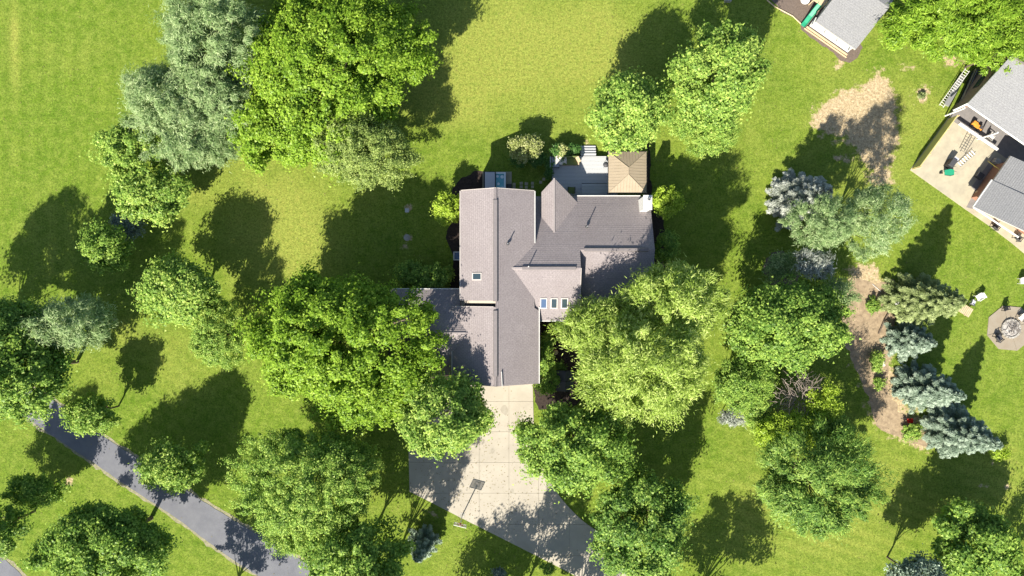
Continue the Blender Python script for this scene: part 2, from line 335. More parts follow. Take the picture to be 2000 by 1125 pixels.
# the asphalt lane and its gravelly verge
up = [(-500,400),(-40,700),(95,776),(160,822),(216,861),(289,907),(367,959),(442,1007),(520,1053),(608,1105),(700,1160),(1150,1420)]
lo = [(1110,1480),(600,1186),(502,1123),(432,1077),(344,1012),(241,944),(138,874),(63,824),(-60,744),(-500,450)]
U = spline(up, False); Lw = spline(lo, False)
sheet('gravel_verge', [(x+.12, y+.26) for x, y in U]+[(x-.12, y-.26) for x, y in Lw], .006, M['gravel'], .09, 3)
sheet('lane', U+Lw, .03, M['asphalt'], .03, 4, .03)
sheet('road', spline([(-60,1085),(0,1090),(22,1104),(48,1135),(60,1200),(120,1500),(-60,1520),(-400,1300),(-400,1060)], True), .03, M['asphalt'], .03, 5, .03)
sheet('road_verge', spline([(-60,1078),(0,1085),(26,1098),(55,1132),(70,1200),(132,1500),(-60,1530),(-410,1300),(-400,1050)], True), .006, M['gravel'], .06, 6)
# soil path between the spruces, mulch beds
sheet('soil_path', spline([(1668,545),(1712,556),(1745,545),(1752,585),(1748,640),(1738,700),(1732,745),(1750,790),(1790,835),(1830,868),(1800,872),(1752,852),(1712,832),(1700,795),(1680,740),(1648,665),(1645,600)]), .006, M['soil'], .12, 7)
MU = dict(w=[(884,372),(902,350),(940,332),(945,375),(920,385),(915,580),(882,585),(884,500),(872,462),(880,430)], e=[(1264,285),(1270,300),(1272,380),(1290,410),(1300,450),(1305,500),(1290,560),(1262,590),(1258,480),(1260,380)],
 s=[(1040,615),(1150,620),(1150,690),(1140,740),(1125,790),(1062,800),(1042,760)], p=[(770,600),(840,570),(880,690),(860,760),(800,740),(770,680)])
for k, pts in MU.items(): sheet('mulch_bed', spline(pts), .008, M['mulch'], .08, len(pts))
sheet('mulch_bed', spline([(1495,505),(1530,490),(1560,530),(1540,560),(1500,550)]), .01, M['bedm'], .1, 22)

# driveway: base sheet plus a grid of cast slabs
outl = [P2(*q) for q in [(797,800),(797,830),(800,960),(850,985),(900,1011),(1000,1061),(1100,1112),(1190,1160),(1330,1160)]]
outl += spline([(1280,1125),(1225,1080),(1170,1040),(1128,1008),(1085,958),(1060,905),(1045,862),(1042,815)], False, 4) + [P2(1040, 735), P2(930, 735), P2(900, 770)]
b = MB(); b.add([(x, y, .008) for x, y in outl], [tuple(range(len(outl)))]); drive = tag(b.build('driveway', M['joint']), kind='structure')
if area(outl) < 0: outl = outl[::-1]
xs = [P2(q, 900)[0] for q in (780, 877, 936, 994, 1052, 1112, 1172, 1235, 1300, 1360)]; ys = [P2(900, q)[1] for q in (700, 722, 784, 843, 903, 963, 1024, 1085, 1146, 1200)]
for i in range(len(xs)-1):
    for j in range(len(ys)-1):
        g = .012; q = clip(clip(clip(clip(outl, -1, 0, -(xs[i]+g)), 1, 0, xs[i+1]-g), 0, 1, ys[j]-g), 0, -1, -(ys[j+1]+g))
        if len(q) > 2 and abs(area(q)) > .15:
            h = random.uniform(.046, .054); MB().prism(q, .009, h).build('slab', M['conc'], drive)

# ------------------------------------------------------------------ trees
def quads_obj(name, co, tint, m, parent, off):
    n = len(co)//3; me = bpy.data.meshes.new(name)
    me.vertices.add(len(co)); me.vertices.foreach_set('co', (co-np.array(off)).astype(np.float32).ravel())
    me.loops.add(n*3); me.loops.foreach_set('vertex_index', np.arange(n*3, dtype=np.int32)); me.polygons.add(n)
    me.polygons.foreach_set('loop_start', np.arange(0, n*3, 3, dtype=np.int32)); me.update()
    a = me.attributes.new('tint', 'FLOAT', 'POINT'); a.data.foreach_set('value', np.repeat(tint, 3).astype(np.float32))
    me.materials.append(m); o = bpy.data.objects.new(name, me); C.objects.link(o); o.parent = parent; return o
def unit(a): return a/np.maximum(np.linalg.norm(a, axis=-1, keepdims=True), 1e-9)
def leaves(r, pos, nrm, tan, ln, wd):
    """folded rhombic leaves"""
    n = len(pos); nrm = unit(nrm); tan = unit(tan-nrm*(tan*nrm).sum(-1, keepdims=True)); bi = np.cross(nrm, tan)
    ln = (ln*r.uniform(.65, 1.3, n))[:, None]; wd = (wd*r.uniform(.7, 1.3, n))[:, None]
    return np.stack([pos-bi*wd-tan*ln*.8, pos+tan*ln*1.2, pos+bi*wd-tan*ln*.8+nrm*wd*.3], 1).reshape(-1, 3)
NLEAF = [0]
def sphere_dirs(r, n, zmin):
    z = r.uniform(zmin, 1, n); a = r.uniform(0, 2*np.pi, n); s = np.sqrt(1-z*z); return np.stack([s*np.cos(a), s*np.sin(a), z], -1)
def lobes(r, k, amp):
    D = unit(r.normal(size=(k, 3))*np.array([1, 1, .5])); A = r.uniform(-1, 1, k)*amp
    return lambda d: np.clip(1+sum(A[i]*np.maximum(0, d@D[i])**3 for i in range(k)), .82, 1.08)
def limbs(mb, base, tips, r0, hfork, rr):
    bx, by, bz = base
    mb.tube([(bx, by, -.1), (bx, by, .35), (bx+.05, by, hfork*.6), (bx, by+.05, hfork*1.1)], [r0*1.45, r0, r0*.85, r0*.7], 8)
    for t in tips:
        z0 = hfork*rr.uniform(.5, 1.05); m1 = [(bx+(t[0]-bx)*k+rr.uniform(-.25, .25), by+(t[1]-by)*k+rr.uniform(-.25, .25), z0+(t[2]-z0)*k**.8) for k in (.33, .66)]
        mb.tube([(bx, by, z0), *m1, tuple(t)], [r0*.5, r0*.3, r0*.17, .02], 5, False)
def tree(px, py, rx, ry, hc, style, leafm, label, cat='tree', name=None, group=None, dens=1., seed=None, low=None):
    sd = int(px*7+py*13) % 100000 if seed is None else seed; r = np.random.RandomState(abs(sd)); rr = random.Random(sd)
    k = (1-hc/ALT)/18; x, y = P2(px, py, hc); Rx, Ry = rx*k*.955, ry*k*.955; R = math.sqrt(Rx*Ry)
    Rz = min(hc*.86, max(R*.72, hc*.76)) if cat != 'shrub' else min(hc*.95, R*.8)
    nm = name or ('tree' if cat == 'tree' else 'shrub')
    o = thing(nm, label, cat, (x, y, 0), group)
    S = dict(maple=(.95, .17, .125, .50, 1.), fine=(.62, .115, .08, .6, 1.15), broad=(1.15, .22, .16, .45, .8), willow=(1.0, .25, .065, .5, 1.1), pine=(.75, .25, .045, .45, 1.2), shrub=(.42, .12, .085, .5, 1.3), compound=(.8, .27, .08, .6, .9))[style]
    rc, ll, lw, gap, q = S; rc *= .85; ll *= .72; lw *= .76
    if R < 3.2 and cat == 'tree': rc *= .72; ll *= .85; lw *= .85
    rc = min(rc, R*.36)
    ncl = int(2.7*Rx*Ry/(rc*rc)*(1+.5*Rz/R)); lob = lobes(r, 16, .34 if style != 'shrub' else .2)
    d = sphere_dirs(r, ncl, -.30); f = lob(d); rad = np.where(r.rand(ncl) < .80, r.uniform(.76, 1.04, ncl), r.uniform(.3, .8, ncl)); fly = r.rand(ncl) < .07; rad = np.where(fly, r.uniform(1.0, 1.09, ncl), rad)
    # notches between the limbs: gaps where the crown steps in
    nt = lobes(r, 22, .4)(d); rad *= np.clip(nt, .74, 1.03)
    Rv = np.array([max(.2, Rx-rc*.35), max(.2, Ry-rc*.35), max(.3, Rz-rc*.4)])
    cc = d*(f*rad)[:, None]*Rv; cc[:, 2] += hc
    cc[:, 2] = np.maximum(cc[:, 2], rc*.6 if cat == 'shrub' else min(1.6, hc*.5))
    cs = rc*r.uniform(.55, 1.3, ncl)*np.where(fly, .6, 1)
    npl = int(dens*q*345*rc*rc*3.14/3.0*(.16/ll)**.6/ (1.0))
    npl = max(10, npl); n = ncl*npl
    ci = np.repeat(np.arange(ncl), npl); ld = sphere_dirs(r, n, -.55); lr = r.rand(n)**.52*1.08
    # clumps stretch outwards from the trunk, so the crown reads as radiating sprays
    out = unit(cc-np.array([0, 0, hc*.55])); oc = out[ci]
    lr = np.where(r.rand(n) < .16, lr*r.uniform(1., 1.7, n), lr); off = ld*(cs[ci]*lr)[:, None]*np.array([1, 1, .62])*r.uniform(.65, 1.45, (ncl, 3))[ci]; off += oc*((off*oc).sum(-1, keepdims=True))*gap
    pos = cc[ci]+off
    nr = unit(ld*.55+oc*.35+np.array([0, 0, .55])+r.normal(size=(n, 3))*.42)
    tn = r.normal(size=(n, 3)) + (oc*2.2+off/np.maximum(cs[ci], .1)[:, None]*1.5 if style in ('willow', 'pine', 'compound') else oc*.6)
    if style == 'willow': tn[:, 2] -= .5
    co = leaves(r, pos, nr, tn, ll, lw)+np.array([x, y, 0])
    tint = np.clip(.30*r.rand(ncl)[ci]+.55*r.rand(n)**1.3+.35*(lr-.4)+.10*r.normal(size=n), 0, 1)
    NLEAF[0] += n
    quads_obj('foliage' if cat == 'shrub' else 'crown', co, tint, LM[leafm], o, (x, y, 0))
    tips = [tuple(cc[i]+np.array([x, y, 0])) for i in r.choice(ncl, min(ncl, 26 if R > 4 else 12), False)]
    mb = MB(); limbs(mb, (x, y, 0), tips, max(.05, min(.42, R*.045)), max(.3, hc*.45), rr)
    mb.build('stem' if cat == 'shrub' else 'trunk', M['bark'], o)
    return o
def spruce(px, py, R, Hh, leafm, label, group=None, dens=1., name='spruce_tree', lean=0., blunt=.85):
    """px,py: foot of the trunk on the ground; R radius in px"""
    sd = int(px*7+py*13); r = np.random.RandomState(sd); rr = random.Random(sd); x, y = P2(px, py); R /= 18.
    o = thing(name, label, 'tree', (x, y, 0), group)
    P_, Nn, T_, tt = [], [], [], []; mb = MB(); mb.tube([(x, y, -.1), (x, y, Hh*.5), (x, y, Hh*.97)], [.055*R+.06, .035*R+.03, .015], 8)
    z = .35; lev = 0
    while z < Hh*.985:
        fr = z/Hh; Lb = R*(1-fr)**blunt*(1 if fr > .06 else .8)+.12; nb = max(5, int(5+Lb*3.0))
        a0 = rr.random()*6.28
        for b_ in range(nb):
            a = a0+b_*2*math.pi/nb+rr.uniform(-.25, .25); L_ = Lb*rr.uniform(.66, 1.16); dz = -.10*L_+rr.uniform(-.1, .15)
            dr = np.array([math.cos(a), math.sin(a), 0]); sd_ = np.array([-math.sin(a), math.cos(a), 0])
            n = int(dens*(34+L_*95)); s = r.uniform(.18, 1, n)**.8; wv = .09+.30*L_*(1-s)**.7*s**.3
            lat = r.uniform(-1, 1, n)*wv; p = np.outer(s*L_, dr)+np.outer(lat, sd_); p[:, 2] = z+dz*s**1.5+.10*np.sin(s*3.1)+r.normal(size=n)*.045+np.where(s > .85, .05, 0)-.15*np.abs(lat)
            P_.append(p); tdir = dr*(.8)+np.outer(np.sign(lat)*(.3+.9*np.abs(lat)/np.maximum(wv, .01)), sd_)+r.normal(size=(n, 3))*.25
            T_.append(tdir); Nn.append(np.array([0, 0, 1])+dr*.35+r.normal(size=(n, 3))*.38)
            tt.append(np.clip(-.02+.70*s**2.2+.22*r.rand(n)+.22*rr.random(), 0, 1))  # inner needles dark, tips pale: shade of the gaps and highlights painted in
            if b_ % 2 == 0: mb.tube([(x, y, z), (x+dr[0]*L_*.8, y+dr[1]*L_*.8, z+dz*.6)], [.035, .012], 4, False)
        z += .36+.016*Hh; lev += 1
    pos = np.concatenate(P_)+np.array([x, y, 0]); NLEAF[0] += len(pos)
    co = leaves(r, pos, np.concatenate(Nn), np.concatenate(T_), .125, .045)
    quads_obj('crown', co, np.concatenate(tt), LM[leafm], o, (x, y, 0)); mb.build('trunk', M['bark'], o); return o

T = tree
T(650,145,204,176,7.5,'maple','bright','huge bright green shade tree at the top left, beside the grey-green pines')
T(540,255,88,80,5.6,'maple','bright','bright green lower skirt tree between the pines and the speckled tree')
T(395,268,80,62,4.6,'pine','pine','low feathery pine at the foot of the pine pair, nearest the round tree')
T(432,188,82,92,7.2,'pine','pine','middle grey-green pine pressed against the left side of the huge bright tree')
T(348,208,100,108,7,'pine','pine','bluish grey-green pine with feathery tips, lower left of the pine pair')
T(415,88,122,116,8.4,'pine','pine','taller grey-green pine behind the huge bright shade tree at the top edge',dens=1.1)
T(706,292,108,80,6.4,'fine','pale','speckled pale small-leaved tree tucked under the huge shade tree')
T(268,292,70,50,4.6,'maple','light','round green tree below the bluish pine on the left lawn')
T(300,375,74,60,4.2,'maple','light','low green tree touching the round tree below the pine')
T(215,488,47,52,3.6,'maple','green','small dark green tree at the left lawn, above the pale pine')
T(246,440,30,30,2.0,'fine','steel','small blackish green evergreen shrub in tree shade on the left lawn','shrub')
T(350,570,82,72,5.6,'maple','light','light yellow-green tree standing left of the biggest front-yard maple')
T(425,655,58,66,4.4,'fine','light','fine-leaved light tree touching the left side of the biggest maple')
T(662,655,186,156,8.2,'maple','bright','biggest bright green maple directly west of the brown-roofed house')
T(735,762,112,80,6.6,'maple','bright','bright green tree at the lower right of the biggest maple, beside the driveway tree')
T(580,690,76,78,6.0,'maple','bright','bright green maple filling the lower left side of the biggest maple')
T(620,930,158,122,7.0,'fine','light','dense round light green tree between the asphalt lane and the driveway')
T(590,1035,75,48,4.5,'fine','light','small light green tree at the foot of the dense round tree by the lane')
T(700,1088,92,66,7.2,'maple','green','green maple cut by the bottom edge beside the steel blue spruce')
T(878,812,88,80,7.6,'maple','light','light green tree overhanging the garage corner and the driveway')
T(1122,858,104,98,6.2,'maple','green','green tree on the right side of the driveway throat')
T(1250,698,164,126,9.0,'willow','yellow','wide yellow-green tree covering the south-east corner of the house')
T(1320,590,92,72,8.6,'willow','yellow','yellow-green tree rising at the east end of the house roof')
T(1166,640,72,66,6.5,'willow','yellow','small yellow-green crown beside the three skylights')
T(1258,1022,102,96,6.0,'maple','deep','deep green round tree on the right bank of the driveway near the bottom')
T(1532,636,118,98,6.8,'maple','green','big domed green tree left of the soil path')
T(1585,925,128,102,6.0,'willow','deep','big dark leafy tree alone on the lower right lawn',dens=1.15)
T(1528,838,74,38,5.6,'fine','lime','yellow-green shrub mass below the dead brush','shrub')
T(1612,788,40,34,5.4,'fine','lime','small yellow-green shrub right of the dead brush','shrub')
T(1442,742,62,62,5.0,'fine','green','loose green thicket between the yellow-green tree and the dead brush','shrub')
T(1484,800,45,38,4.0,'fine','light','light green shrub left of the dead brush','shrub')
T(1428,812,32,20,3.0,'pine','silver','low silvery shrub at the lawn edge below the thicket','shrub')
T(1608,440,70,58,6.5,'pine','pine','pale grey-green pine right under the silver spruce')
T(1688,428,54,72,7.4,'pine','pine','feathery pale green pine at the right of the silver spruce',dens=.8)
T(1590,515,38,28,6.0,'pine','silver','small silver conifer below the pale grey-green pine','shrub')
T(1528,520,38,34,3.4,'fine','pine','dull grey-purple shrub in the shade beside the small silver conifer','shrub',dens=.6)
T(1636,570,40,28,2.2,'pine','pine','pale grey-green shrub at the head of the soil path','shrub')
T(1905,1058,88,86,4.4,'broad','green','round green tree at the bottom right with large leaves')
T(1786,1126,60,44,5.0,'maple','blue','dark blue-green tree cut by the bottom edge at the lower right',dens=1.)
T(1860,42,168,82,5.2,'compound','bright','vivid green tree with long fronds at the top right between two houses')
T(1940,105,55,40,4.4,'compound','bright','vivid green branch crown overhanging the neighbour house roof')
T(1402,160,98,108,8.0,'maple','light','tall light green tree north-east of the house, right of the deck tree')
T(1378,245,68,52,5.0,'fine','light','low pale skirt tree at the foot of the tall light green tree')
T(1228,222,86,76,6.6,'maple','light','round green tree shading the tan gazebo roof')
T(55,722,98,108,7.5,'maple','green','large green tree at the left edge over the end of the lane')
T(28,640,72,62,8.2,'maple','deep','dark green tree at the left edge above the lane')
T(156,630,84,56,6.2,'pine','pine','wide pale blue-green pine beside the large tree at the left edge',dens=1.1)
T(188,806,53,40,4.0,'maple','light','small yellow-green tree on the upper verge of the asphalt lane')
T(342,912,66,52,4.8,'maple','light','tree overhanging the middle of the asphalt lane from above')
T(222,1058,146,92,7.0,'maple','green','broad green tree below the asphalt lane at the bottom left')
T(76,956,58,36,3.2,'maple','green','small green tree with a bare soil ring below the lane')
T(-22,1040,66,66,6.5,'maple','deep','dark green tree cut by the left edge near the bottom')
for i, (a, b_, c, d, h) in enumerate([(-120,668,95,85,8.5),(1022,1212,78,56,6.5),(732,1176,70,64,9.2),(905,1270,80,60,6),(405,1205,70,60,6),(1385,1235,95,60,6.2),(2040,1135,58,60,5),(1120,1250,90,60,6),(560,-150,150,90,8)]):
    T(a, b_, c, d, h, 'maple', 'green', ['tree just past the left edge shading the left lawn','tree just past the bottom edge shading the lower driveway','tall tree just past the bottom edge shading the driveway corner','tree just past the bottom edge by the lower lawn','tree just past the bottom edge shading the lane','tree just past the bottom edge shading the lower right lawn','tree just past the lower right corner','tree just past the bottom edge by the driveway mouth','tree just past the top edge behind the pines'][i], dens=.55)
spruce(1548,394,62,9.0,'silver','silvery white spruce, topmost of the right-hand conifers',dens=1.2)
spruce(1765,586,54,9.8,'olive','olive green spruce between the soil path and the wooden bench table',blunt=.6)
spruce(1757,662,44,6.2,'blue','short blue spruce right of the soil path, upper of the three blue ones',dens=1.2)
spruce(1780,750,52,8.8,'blue','middle blue spruce of the three right of the soil path',dens=1.15)
spruce(1836,832,58,9.4,'blue','largest and lowest blue spruce, right of the red wheelbarrow',dens=1.15)
spruce(828,1052,34,6.0,'blue','narrow steel blue spruce at the bottom edge near the basketball hoop',dens=1.2)
S_ = [(875,408,28,34,3.2,'lime','bright yellow shrub by the north-west corner of the house'),(803,536,34,28,1.8,'green','dark green shrub above the west wing roof, left of its twin'),
(848,544,36,32,2.0,'green','rounded green shrub above the west wing roof, nearer the house'),(1303,395,33,34,3.2,'lime','bright yellow-green shrub beside the white chimney'),
(1303,482,24,30,2.4,'green','green shrub beside the east wall below the chimney shrub'),(1030,288,32,26,2.2,'cream','cream variegated small tree on the lawn north of the house'),
(1022,308,20,18,.9,'hedge','low green shrub left under the cream variegated tree'),(1046,312,18,16,.8,'hedge','low green shrub right under the cream variegated tree'),
(1092,298,20,14,1.0,'hedge','green shrub at the north-west deck corner'),(1118,292,18,10,1.0,'hedge','green shrub beside the deck steps'),(1072,330,8,24,.9,'hedge','narrow green hedge along the west side of the deck'),
(1098,292,10,12,1.4,'cream','pale large-leaved plant above the deck corner'),
(1068,672,16,22,1.8,'green','upper green shrub in the entry bed'),(1066,706,20,24,1.9,'green','middle green shrub in the entry bed against the garage wall'),(1068,744,22,26,2.0,'green','lower green shrub in the entry bed by the driveway'),
(1092,718,14,12,1.0,'deep','small dark shrub in the middle of the entry bed'),(1095,636,20,14,1.2,'green','green shrub under the entry eave'),
(1706,596,12,14,.5,'green','yellow weedy plant at the upper right edge of the soil path'),(1712,708,13,22,.6,'light','yellow-green weeds along the middle of the soil path'),(1716,748,12,12,.5,'light','small yellow weeds beside the pale stone'),
(1778,842,20,16,.7,'light','green weeds behind the red wheelbarrow'),(1948,884,19,14,.9,'lime','small lime shrub right of the largest blue spruce'),(1070,1110,16,12,1.6,'green','small green shrub at the bottom edge by the driveway'),
(1800,186,7,6,.3,'olive','weedy tuft on the tree stump patch'),(1245,935,25,30,2.4,'green','shrub between the two trees right of the driveway'),(826,742,18,14,1.2,'green','green shrub south of the west wing'),(975,1118,16,10,.9,'steel','grey twiggy shrub at the bottom edge left of the driveway')]
for (a, b_, c, d, h, m_, lb) in S_: T(a, b_, c, d, h, 'shrub', m_, lb, 'shrub', dens=1.3)
# dead brush
dx_, dy_ = P2(1565, 776, 5.0); o = thing('dead_bush', 'tangle of bare grey branches between the yellow-green shrubs', 'bush', (dx_, dy_, 0)); mb = MB(); rr = random.Random(5)
for i in range(230):
    a = rr.uniform(0, 6.28); d = rr.uniform(.2, 2.6); p = Vector((dx_+d*math.cos(a)*1.0, dy_+d*math.sin(a)*.8, rr.uniform(3.8, 5.8))); pts = [tuple(p)]; v = Vector((math.cos(a+rr.uniform(-1.2, 1.2)), math.sin(a+rr.uniform(-1.2, 1.2)), rr.uniform(-.2, .3)))
    for k in range(4): v += Vector((rr.uniform(-.6, .6), rr.uniform(-.6, .6), rr.uniform(-.3, .3))); v.normalize(); p = p+v*.3; pts.append(tuple(p))
    mb.tube(pts, [.035, .03, .025, .018, .01], 4, False)
mb.build('branches', M['twig'], o, kind='stuff'); mb = MB(); limbs(mb, (dx_, dy_, 0), [(dx_+rr.uniform(-1.8, 1.8), dy_+rr.uniform(-1.5, 1.5), 4.8) for _ in range(14)], .14, 2.5, rr); mb.build('trunk', M['twig'], o)
print('leaf faces', NLEAF[0])
# ------------------------------------------------------------------ the house
hs = thing('house', 'large house with mauve-brown shingled roofs in the middle of the lot', 'house', (0, 0, 0))
R1 = M['roof']
RX, RZ, SL = -1.6, 7.6, .50
E_ = (-SL, 0, RZ+SL*RX); W_ = (SL, 0, RZ-SL*RX)
NC = (0, -.46, 3.3+.46*9.5); CY, CZ = 1.96, 6.77; SC_ = (0, .36, CZ-.36*CY)
roof_plane([(-5.12,-1.25),(RX,-1.25),(RX,9.72),(-5.12,9.72)], W_, R1, hs)
roof_plane([(-5.98,-9.6),(RX,-9.6),(RX,-1.86),(-5.98,-1.86)], W_, R1, hs)
roof_plane([(-5.1,-1.95),(RX,-1.95),(RX,-1.2),(-5.1,-1.2)], (SL, 0, RZ-SL*RX-1.5), R1, hs)
roof_plane([(RX,-9.6),(2.68,-9.6),(2.68,-2.25),(2.25,-2.0),(2.25,9.72),(RX,9.72)], E_, R1, hs)
roof_plane([(-1.3,CY),(6.79,CY),(6.79,9.5),(2.0,9.5),(2.0,5.4)], NC, R1, hs)
roof_plane([(6.79,3.83),(14.26,3.83),(14.26,9.5),(6.79,9.5)], NC, R1, hs)
roof_plane([(-.8,CY),(2.3,-3.28),(6.79,-3.28),(6.79,CY)], SC_, R1, hs)
roof_plane([(6.3,-2.6),(14.26,-2.6),(14.26,3.83),(6.3,3.83)], (0, .32, 5.908-.32*3.83), R1, hs)
fr = (4.27, 4.76); fs = .60
roof_plane([(4.27,11.1),(2.98,9.76),(2.98,7.1),(4.27,5.5)], (fs, 0, 5.10-fs*4.27), R1, hs)
roof_plane([(4.27,5.5),(6.75,8.84),(4.27,11.1)], (-fs, 0, 5.10+fs*4.27), R1, hs)
roof_plane([(-12.5,-4.49),(-4.0,-4.49),(-4.0,-1.9),(-5.25,-1.9),(-5.25,-.13),(-12.5,-.13)], (0, -.44, 4.33-.44*.13), R1, hs)
roof_plane([(-12.5,-8.9),(-4.6,-8.9),(-4.0,-4.49),(-12.5,-4.49)], (0, .44, 6.25+.44*4.49), R1, hs)
# walls (pentagonal gable sections)
S1 = M['siding']
def gable(x0, x1, zr, xr, ze0, ze1): return [(x0, 0), (x1, 0), (x1, ze1), (xr, zr), (x0, ze0)]
MB().slabx(gable(-4.75, 1.85, 7.3, RX, 5.75, 5.6), -1.5, 9.35).build('wall', S1, hs)
MB().slabx(gable(-5.6, 2.3, 7.3, RX, 5.3, 5.35), -9.2, -1.9).build('wall', S1, hs)
MB().slabx([(-2.9, 0), (9.15, 0), (9.15, 3.15), (CY, 6.45), (-2.9, 4.7)], 1.7, 6.5, 'x').build('wall', S1, hs)
MB().slabx([(-2.2, 0), (9.15, 0), (9.15, 3.15), (3.83, 5.6), (-2.2, 3.7)], 6.4, 13.95, 'x').build('wall', S1, hs)
MB().slabx([(-8.5, 0), (-.5, 0), (-.5, 4.2), (-4.49, 5.9), (-8.5, 4.2)], -12.1, -4.8, 'x').build('wall', S1, hs)
MB().prism([(3.3,9.0),(4.27,10.6),(5.9,9.0),(5.9,7.9),(3.3,7.4)], 0, 3.2).build('wall', S1, hs)
# ridge vents and caps
def along(p, q, w_, h, m_, nm, par=hs, lift=.05):
    p, q = Vector(p), Vector(q); d = q-p; L_ = d.length; rz = math.atan2(d.y, d.x); b = MB()
    n = Vector((-math.sin(rz), math.cos(rz), 0))*w_/2; up_ = Vector((0, 0, 1))
    vs_ = [p-n-up_*.03, p+n-up_*.03, q+n-up_*.03, q-n-up_*.03, p+up_*(h)-n*.6, p+up_*h+n*.6, q+up_*h+n*.6, q+up_*h-n*.6]
    b.add(vs_, [(0,1,2,3),(7,6,5,4),(4,5,1,0),(5,6,2,1),(6,7,3,2),(7,4,0,3)]); return b.build(nm, m_, par)
along((RX,-1.3,RZ),(RX,8.6,RZ),.5,.13,M['cap'],'ridge_vent'); along((RX,-8.6,RZ),(RX,-2.2,RZ),.5,.13,M['cap'],'ridge_vent')
along((RX,8.6,RZ+.01),(RX,9.74,RZ+.01),.3,.05,R1,'ridge_cap'); along((RX,-9.6,RZ+.01),(RX,-8.6,RZ+.01),.3,.05,R1,'ridge_cap')
along((1.0,CY,CZ),(6.3,CY,CZ),.42,.12,M['cap'],'ridge_vent'); along((7.2,3.83,5.92),(13.6,3.83,5.92),.42,.12,M['cap'],'ridge_vent')
along((-.8,CY,CZ),(1.0,CY,CZ),.3,.06,M['rcap'],'ridge_cap'); along((4.27,5.6,5.11),(4.27,11.1,5.11),.2,.04,M['rcap'],'ridge_cap'); along((-12.4,-4.49,6.25),(-4.6,-4.49,6.25),.26,.05,M['rcap'],'ridge_cap')
# gutters and white rake boards
GU = [((2.30,4.5,5.67),(2.30,9.7,5.67)),((2.74,-9.6,5.46),(2.74,-1.9,5.46)),((6.75,9.56,3.32),(13.3,9.56,3.32)),((2.8,-3.34,4.88),(6.8,-3.34,4.88)),((-5.18,-1.2,5.84),(-5.18,9.7,5.84)),((-12.5,-.08,4.33),(-5.3,-.08,4.33)),((-6.04,-9.6,5.41),(-6.04,-2.3,5.41))]
for p, q in GU: along(p, q, .11, .05, M['white'] if p[0] > -5 or p[1] > -1 else M['trim'], 'gutter')
for p, q in [((-5.98,-1.83,5.43),(RX-.2,-1.83,7.52)),((6.83,CY,6.79),(6.83,-3.2,4.93)),((-5.1,9.76,5.87),(RX,9.76,7.62)),((2.25,9.76,5.7),(RX,9.76,7.62))]: along(p, q, .06, .05, M['trim'], 'rake_board')
along((-1.02,-8.15,7.4),(-.95,-9.65,7.37),.07,.12,M['white'],'roof_flashing')
# skylights
def plane_z(pl, x, y): return pl[0]*x+pl[1]*y+pl[2]
def skylight(x, y, wx, wy, pl, gm_):
    h = lambda d: (lambda a, b: plane_z(pl, a, b)+d)
    q = [(x-wx/2, y-wy/2), (x+wx/2, y-wy/2), (x+wx/2, y+wy/2), (x-wx/2, y+wy/2)]
    f = MB().prism([(a+(.09 if a > x else -.09), b+(.09 if b > y else -.09)) for a, b in q], h(-.05), h(.11)).build('skylight', M['trim'], hs)
    MB().prism(q, h(.0), h(.125)).build('pane', gm_, f)
for i, px in enumerate((1062, 1082.5, 1103)):
    x, y = P2(px, 593, 5.9); skylight(x, y, .52, .88, SC_, [M['glassb'], M['glass'], M['glass']][i])
x, y = P2(931, 540, 6.9); skylight(x, y, .78, .56, W_, M['glass'])
x, y = P2(858, 706, 5.2); skylight(x, y, .6, .9, (0, .44, 6.25+.44*4.49), M['glass'])
x, y = P2(838, 708, 5.2); skylight(x, y, .5, .9, (0, .44, 6.25+.44*4.49), M['glassb'])
# chimney, pipes, entry details
ch = MB().box((13.42, 8.45, 4.8), (.72, 1.3, 3.4)).build('chimney', M['white'], hs)
MB().box((13.42, 8.45, 6.55), (.86, 1.46, .12)).build('cap', M['white'], ch); MB().lathe((13.5, 8.75, 6.6), [(.17, 0), (.17, .35), (.12, .35), (.12, .1)], 14).build('flue', M['steel'], ch)
for px, py, z, h in ((992, 476, 7.35, .6), (1032, 521, 6.78, .8), (1146, 443, 5.2, .75)):
    x, y = P2(px, py, z); v = MB().lathe((x, y, z-.5), [(.055, 0), (.055, .5+h)], 8).build('vent_pipe', M['white'] if px == 1032 else M['steel'], hs); MB().lathe((x, y, z-.1), [(.16, 0), (.08, .18)], 10).build('boot', M['dark'], v)
MB().box((.3, -9.22, 1.2), (3.4, .06, 2.3)).build('garage_door', M['white'], hs)
for (x, y, rz) in ((-4.78, 6, 1.5708), (-4.78, 2, 1.5708), (10, 9.17, 0), (8, 9.17, 0), (-1.5, 9.37, 0), (4.8, -2.93, 0)):
    f = MB().box((x, y, 1.7), (1.2, .08, 1.3), rz).build('window', M['white'], hs); MB().box((x, y, 1.7), (1.04, .1, 1.14), rz).build('pane', M['glass'], f)

# ------------------------------------------------------------------ things round the house
# deck with single boards
dk = thing('deck', 'grey board deck behind the house with two levels and steps', 'deck', (*P2(1130, 345), 0))
def boards(x0, x1, y0, y1, z, par, n='board', m_=None, w_=.145, thick=.035, ax='x'):
    k = 0; a = y0 if ax == 'x' else x0; b_ = y1 if ax == 'x' else x1
    while a+w_ < b_+.01:
        c = ((x0+x1)/2, a+w_/2, z-thick/2) if ax == 'x' else (a+w_/2, (y0+y1)/2, z-thick/2); d = (x1-x0, w_-.022, thick) if ax == 'x' else (w_-.022, y1-y0, thick)
        MB().box(c, d).build(n, m_ or M['deck'], par); a += w_; k += 1
dx0, dy1 = P2(1078, 304, .7); dx1, dy0 = P2(1200, 392, .7)
boards(dx0, dx1, dy0, dy1, .70, dk)
ux0, uy1 = P2(1136, 357, .9); boards(ux0, dx1+.3, dy0, uy1, .90, dk, w_=.15)
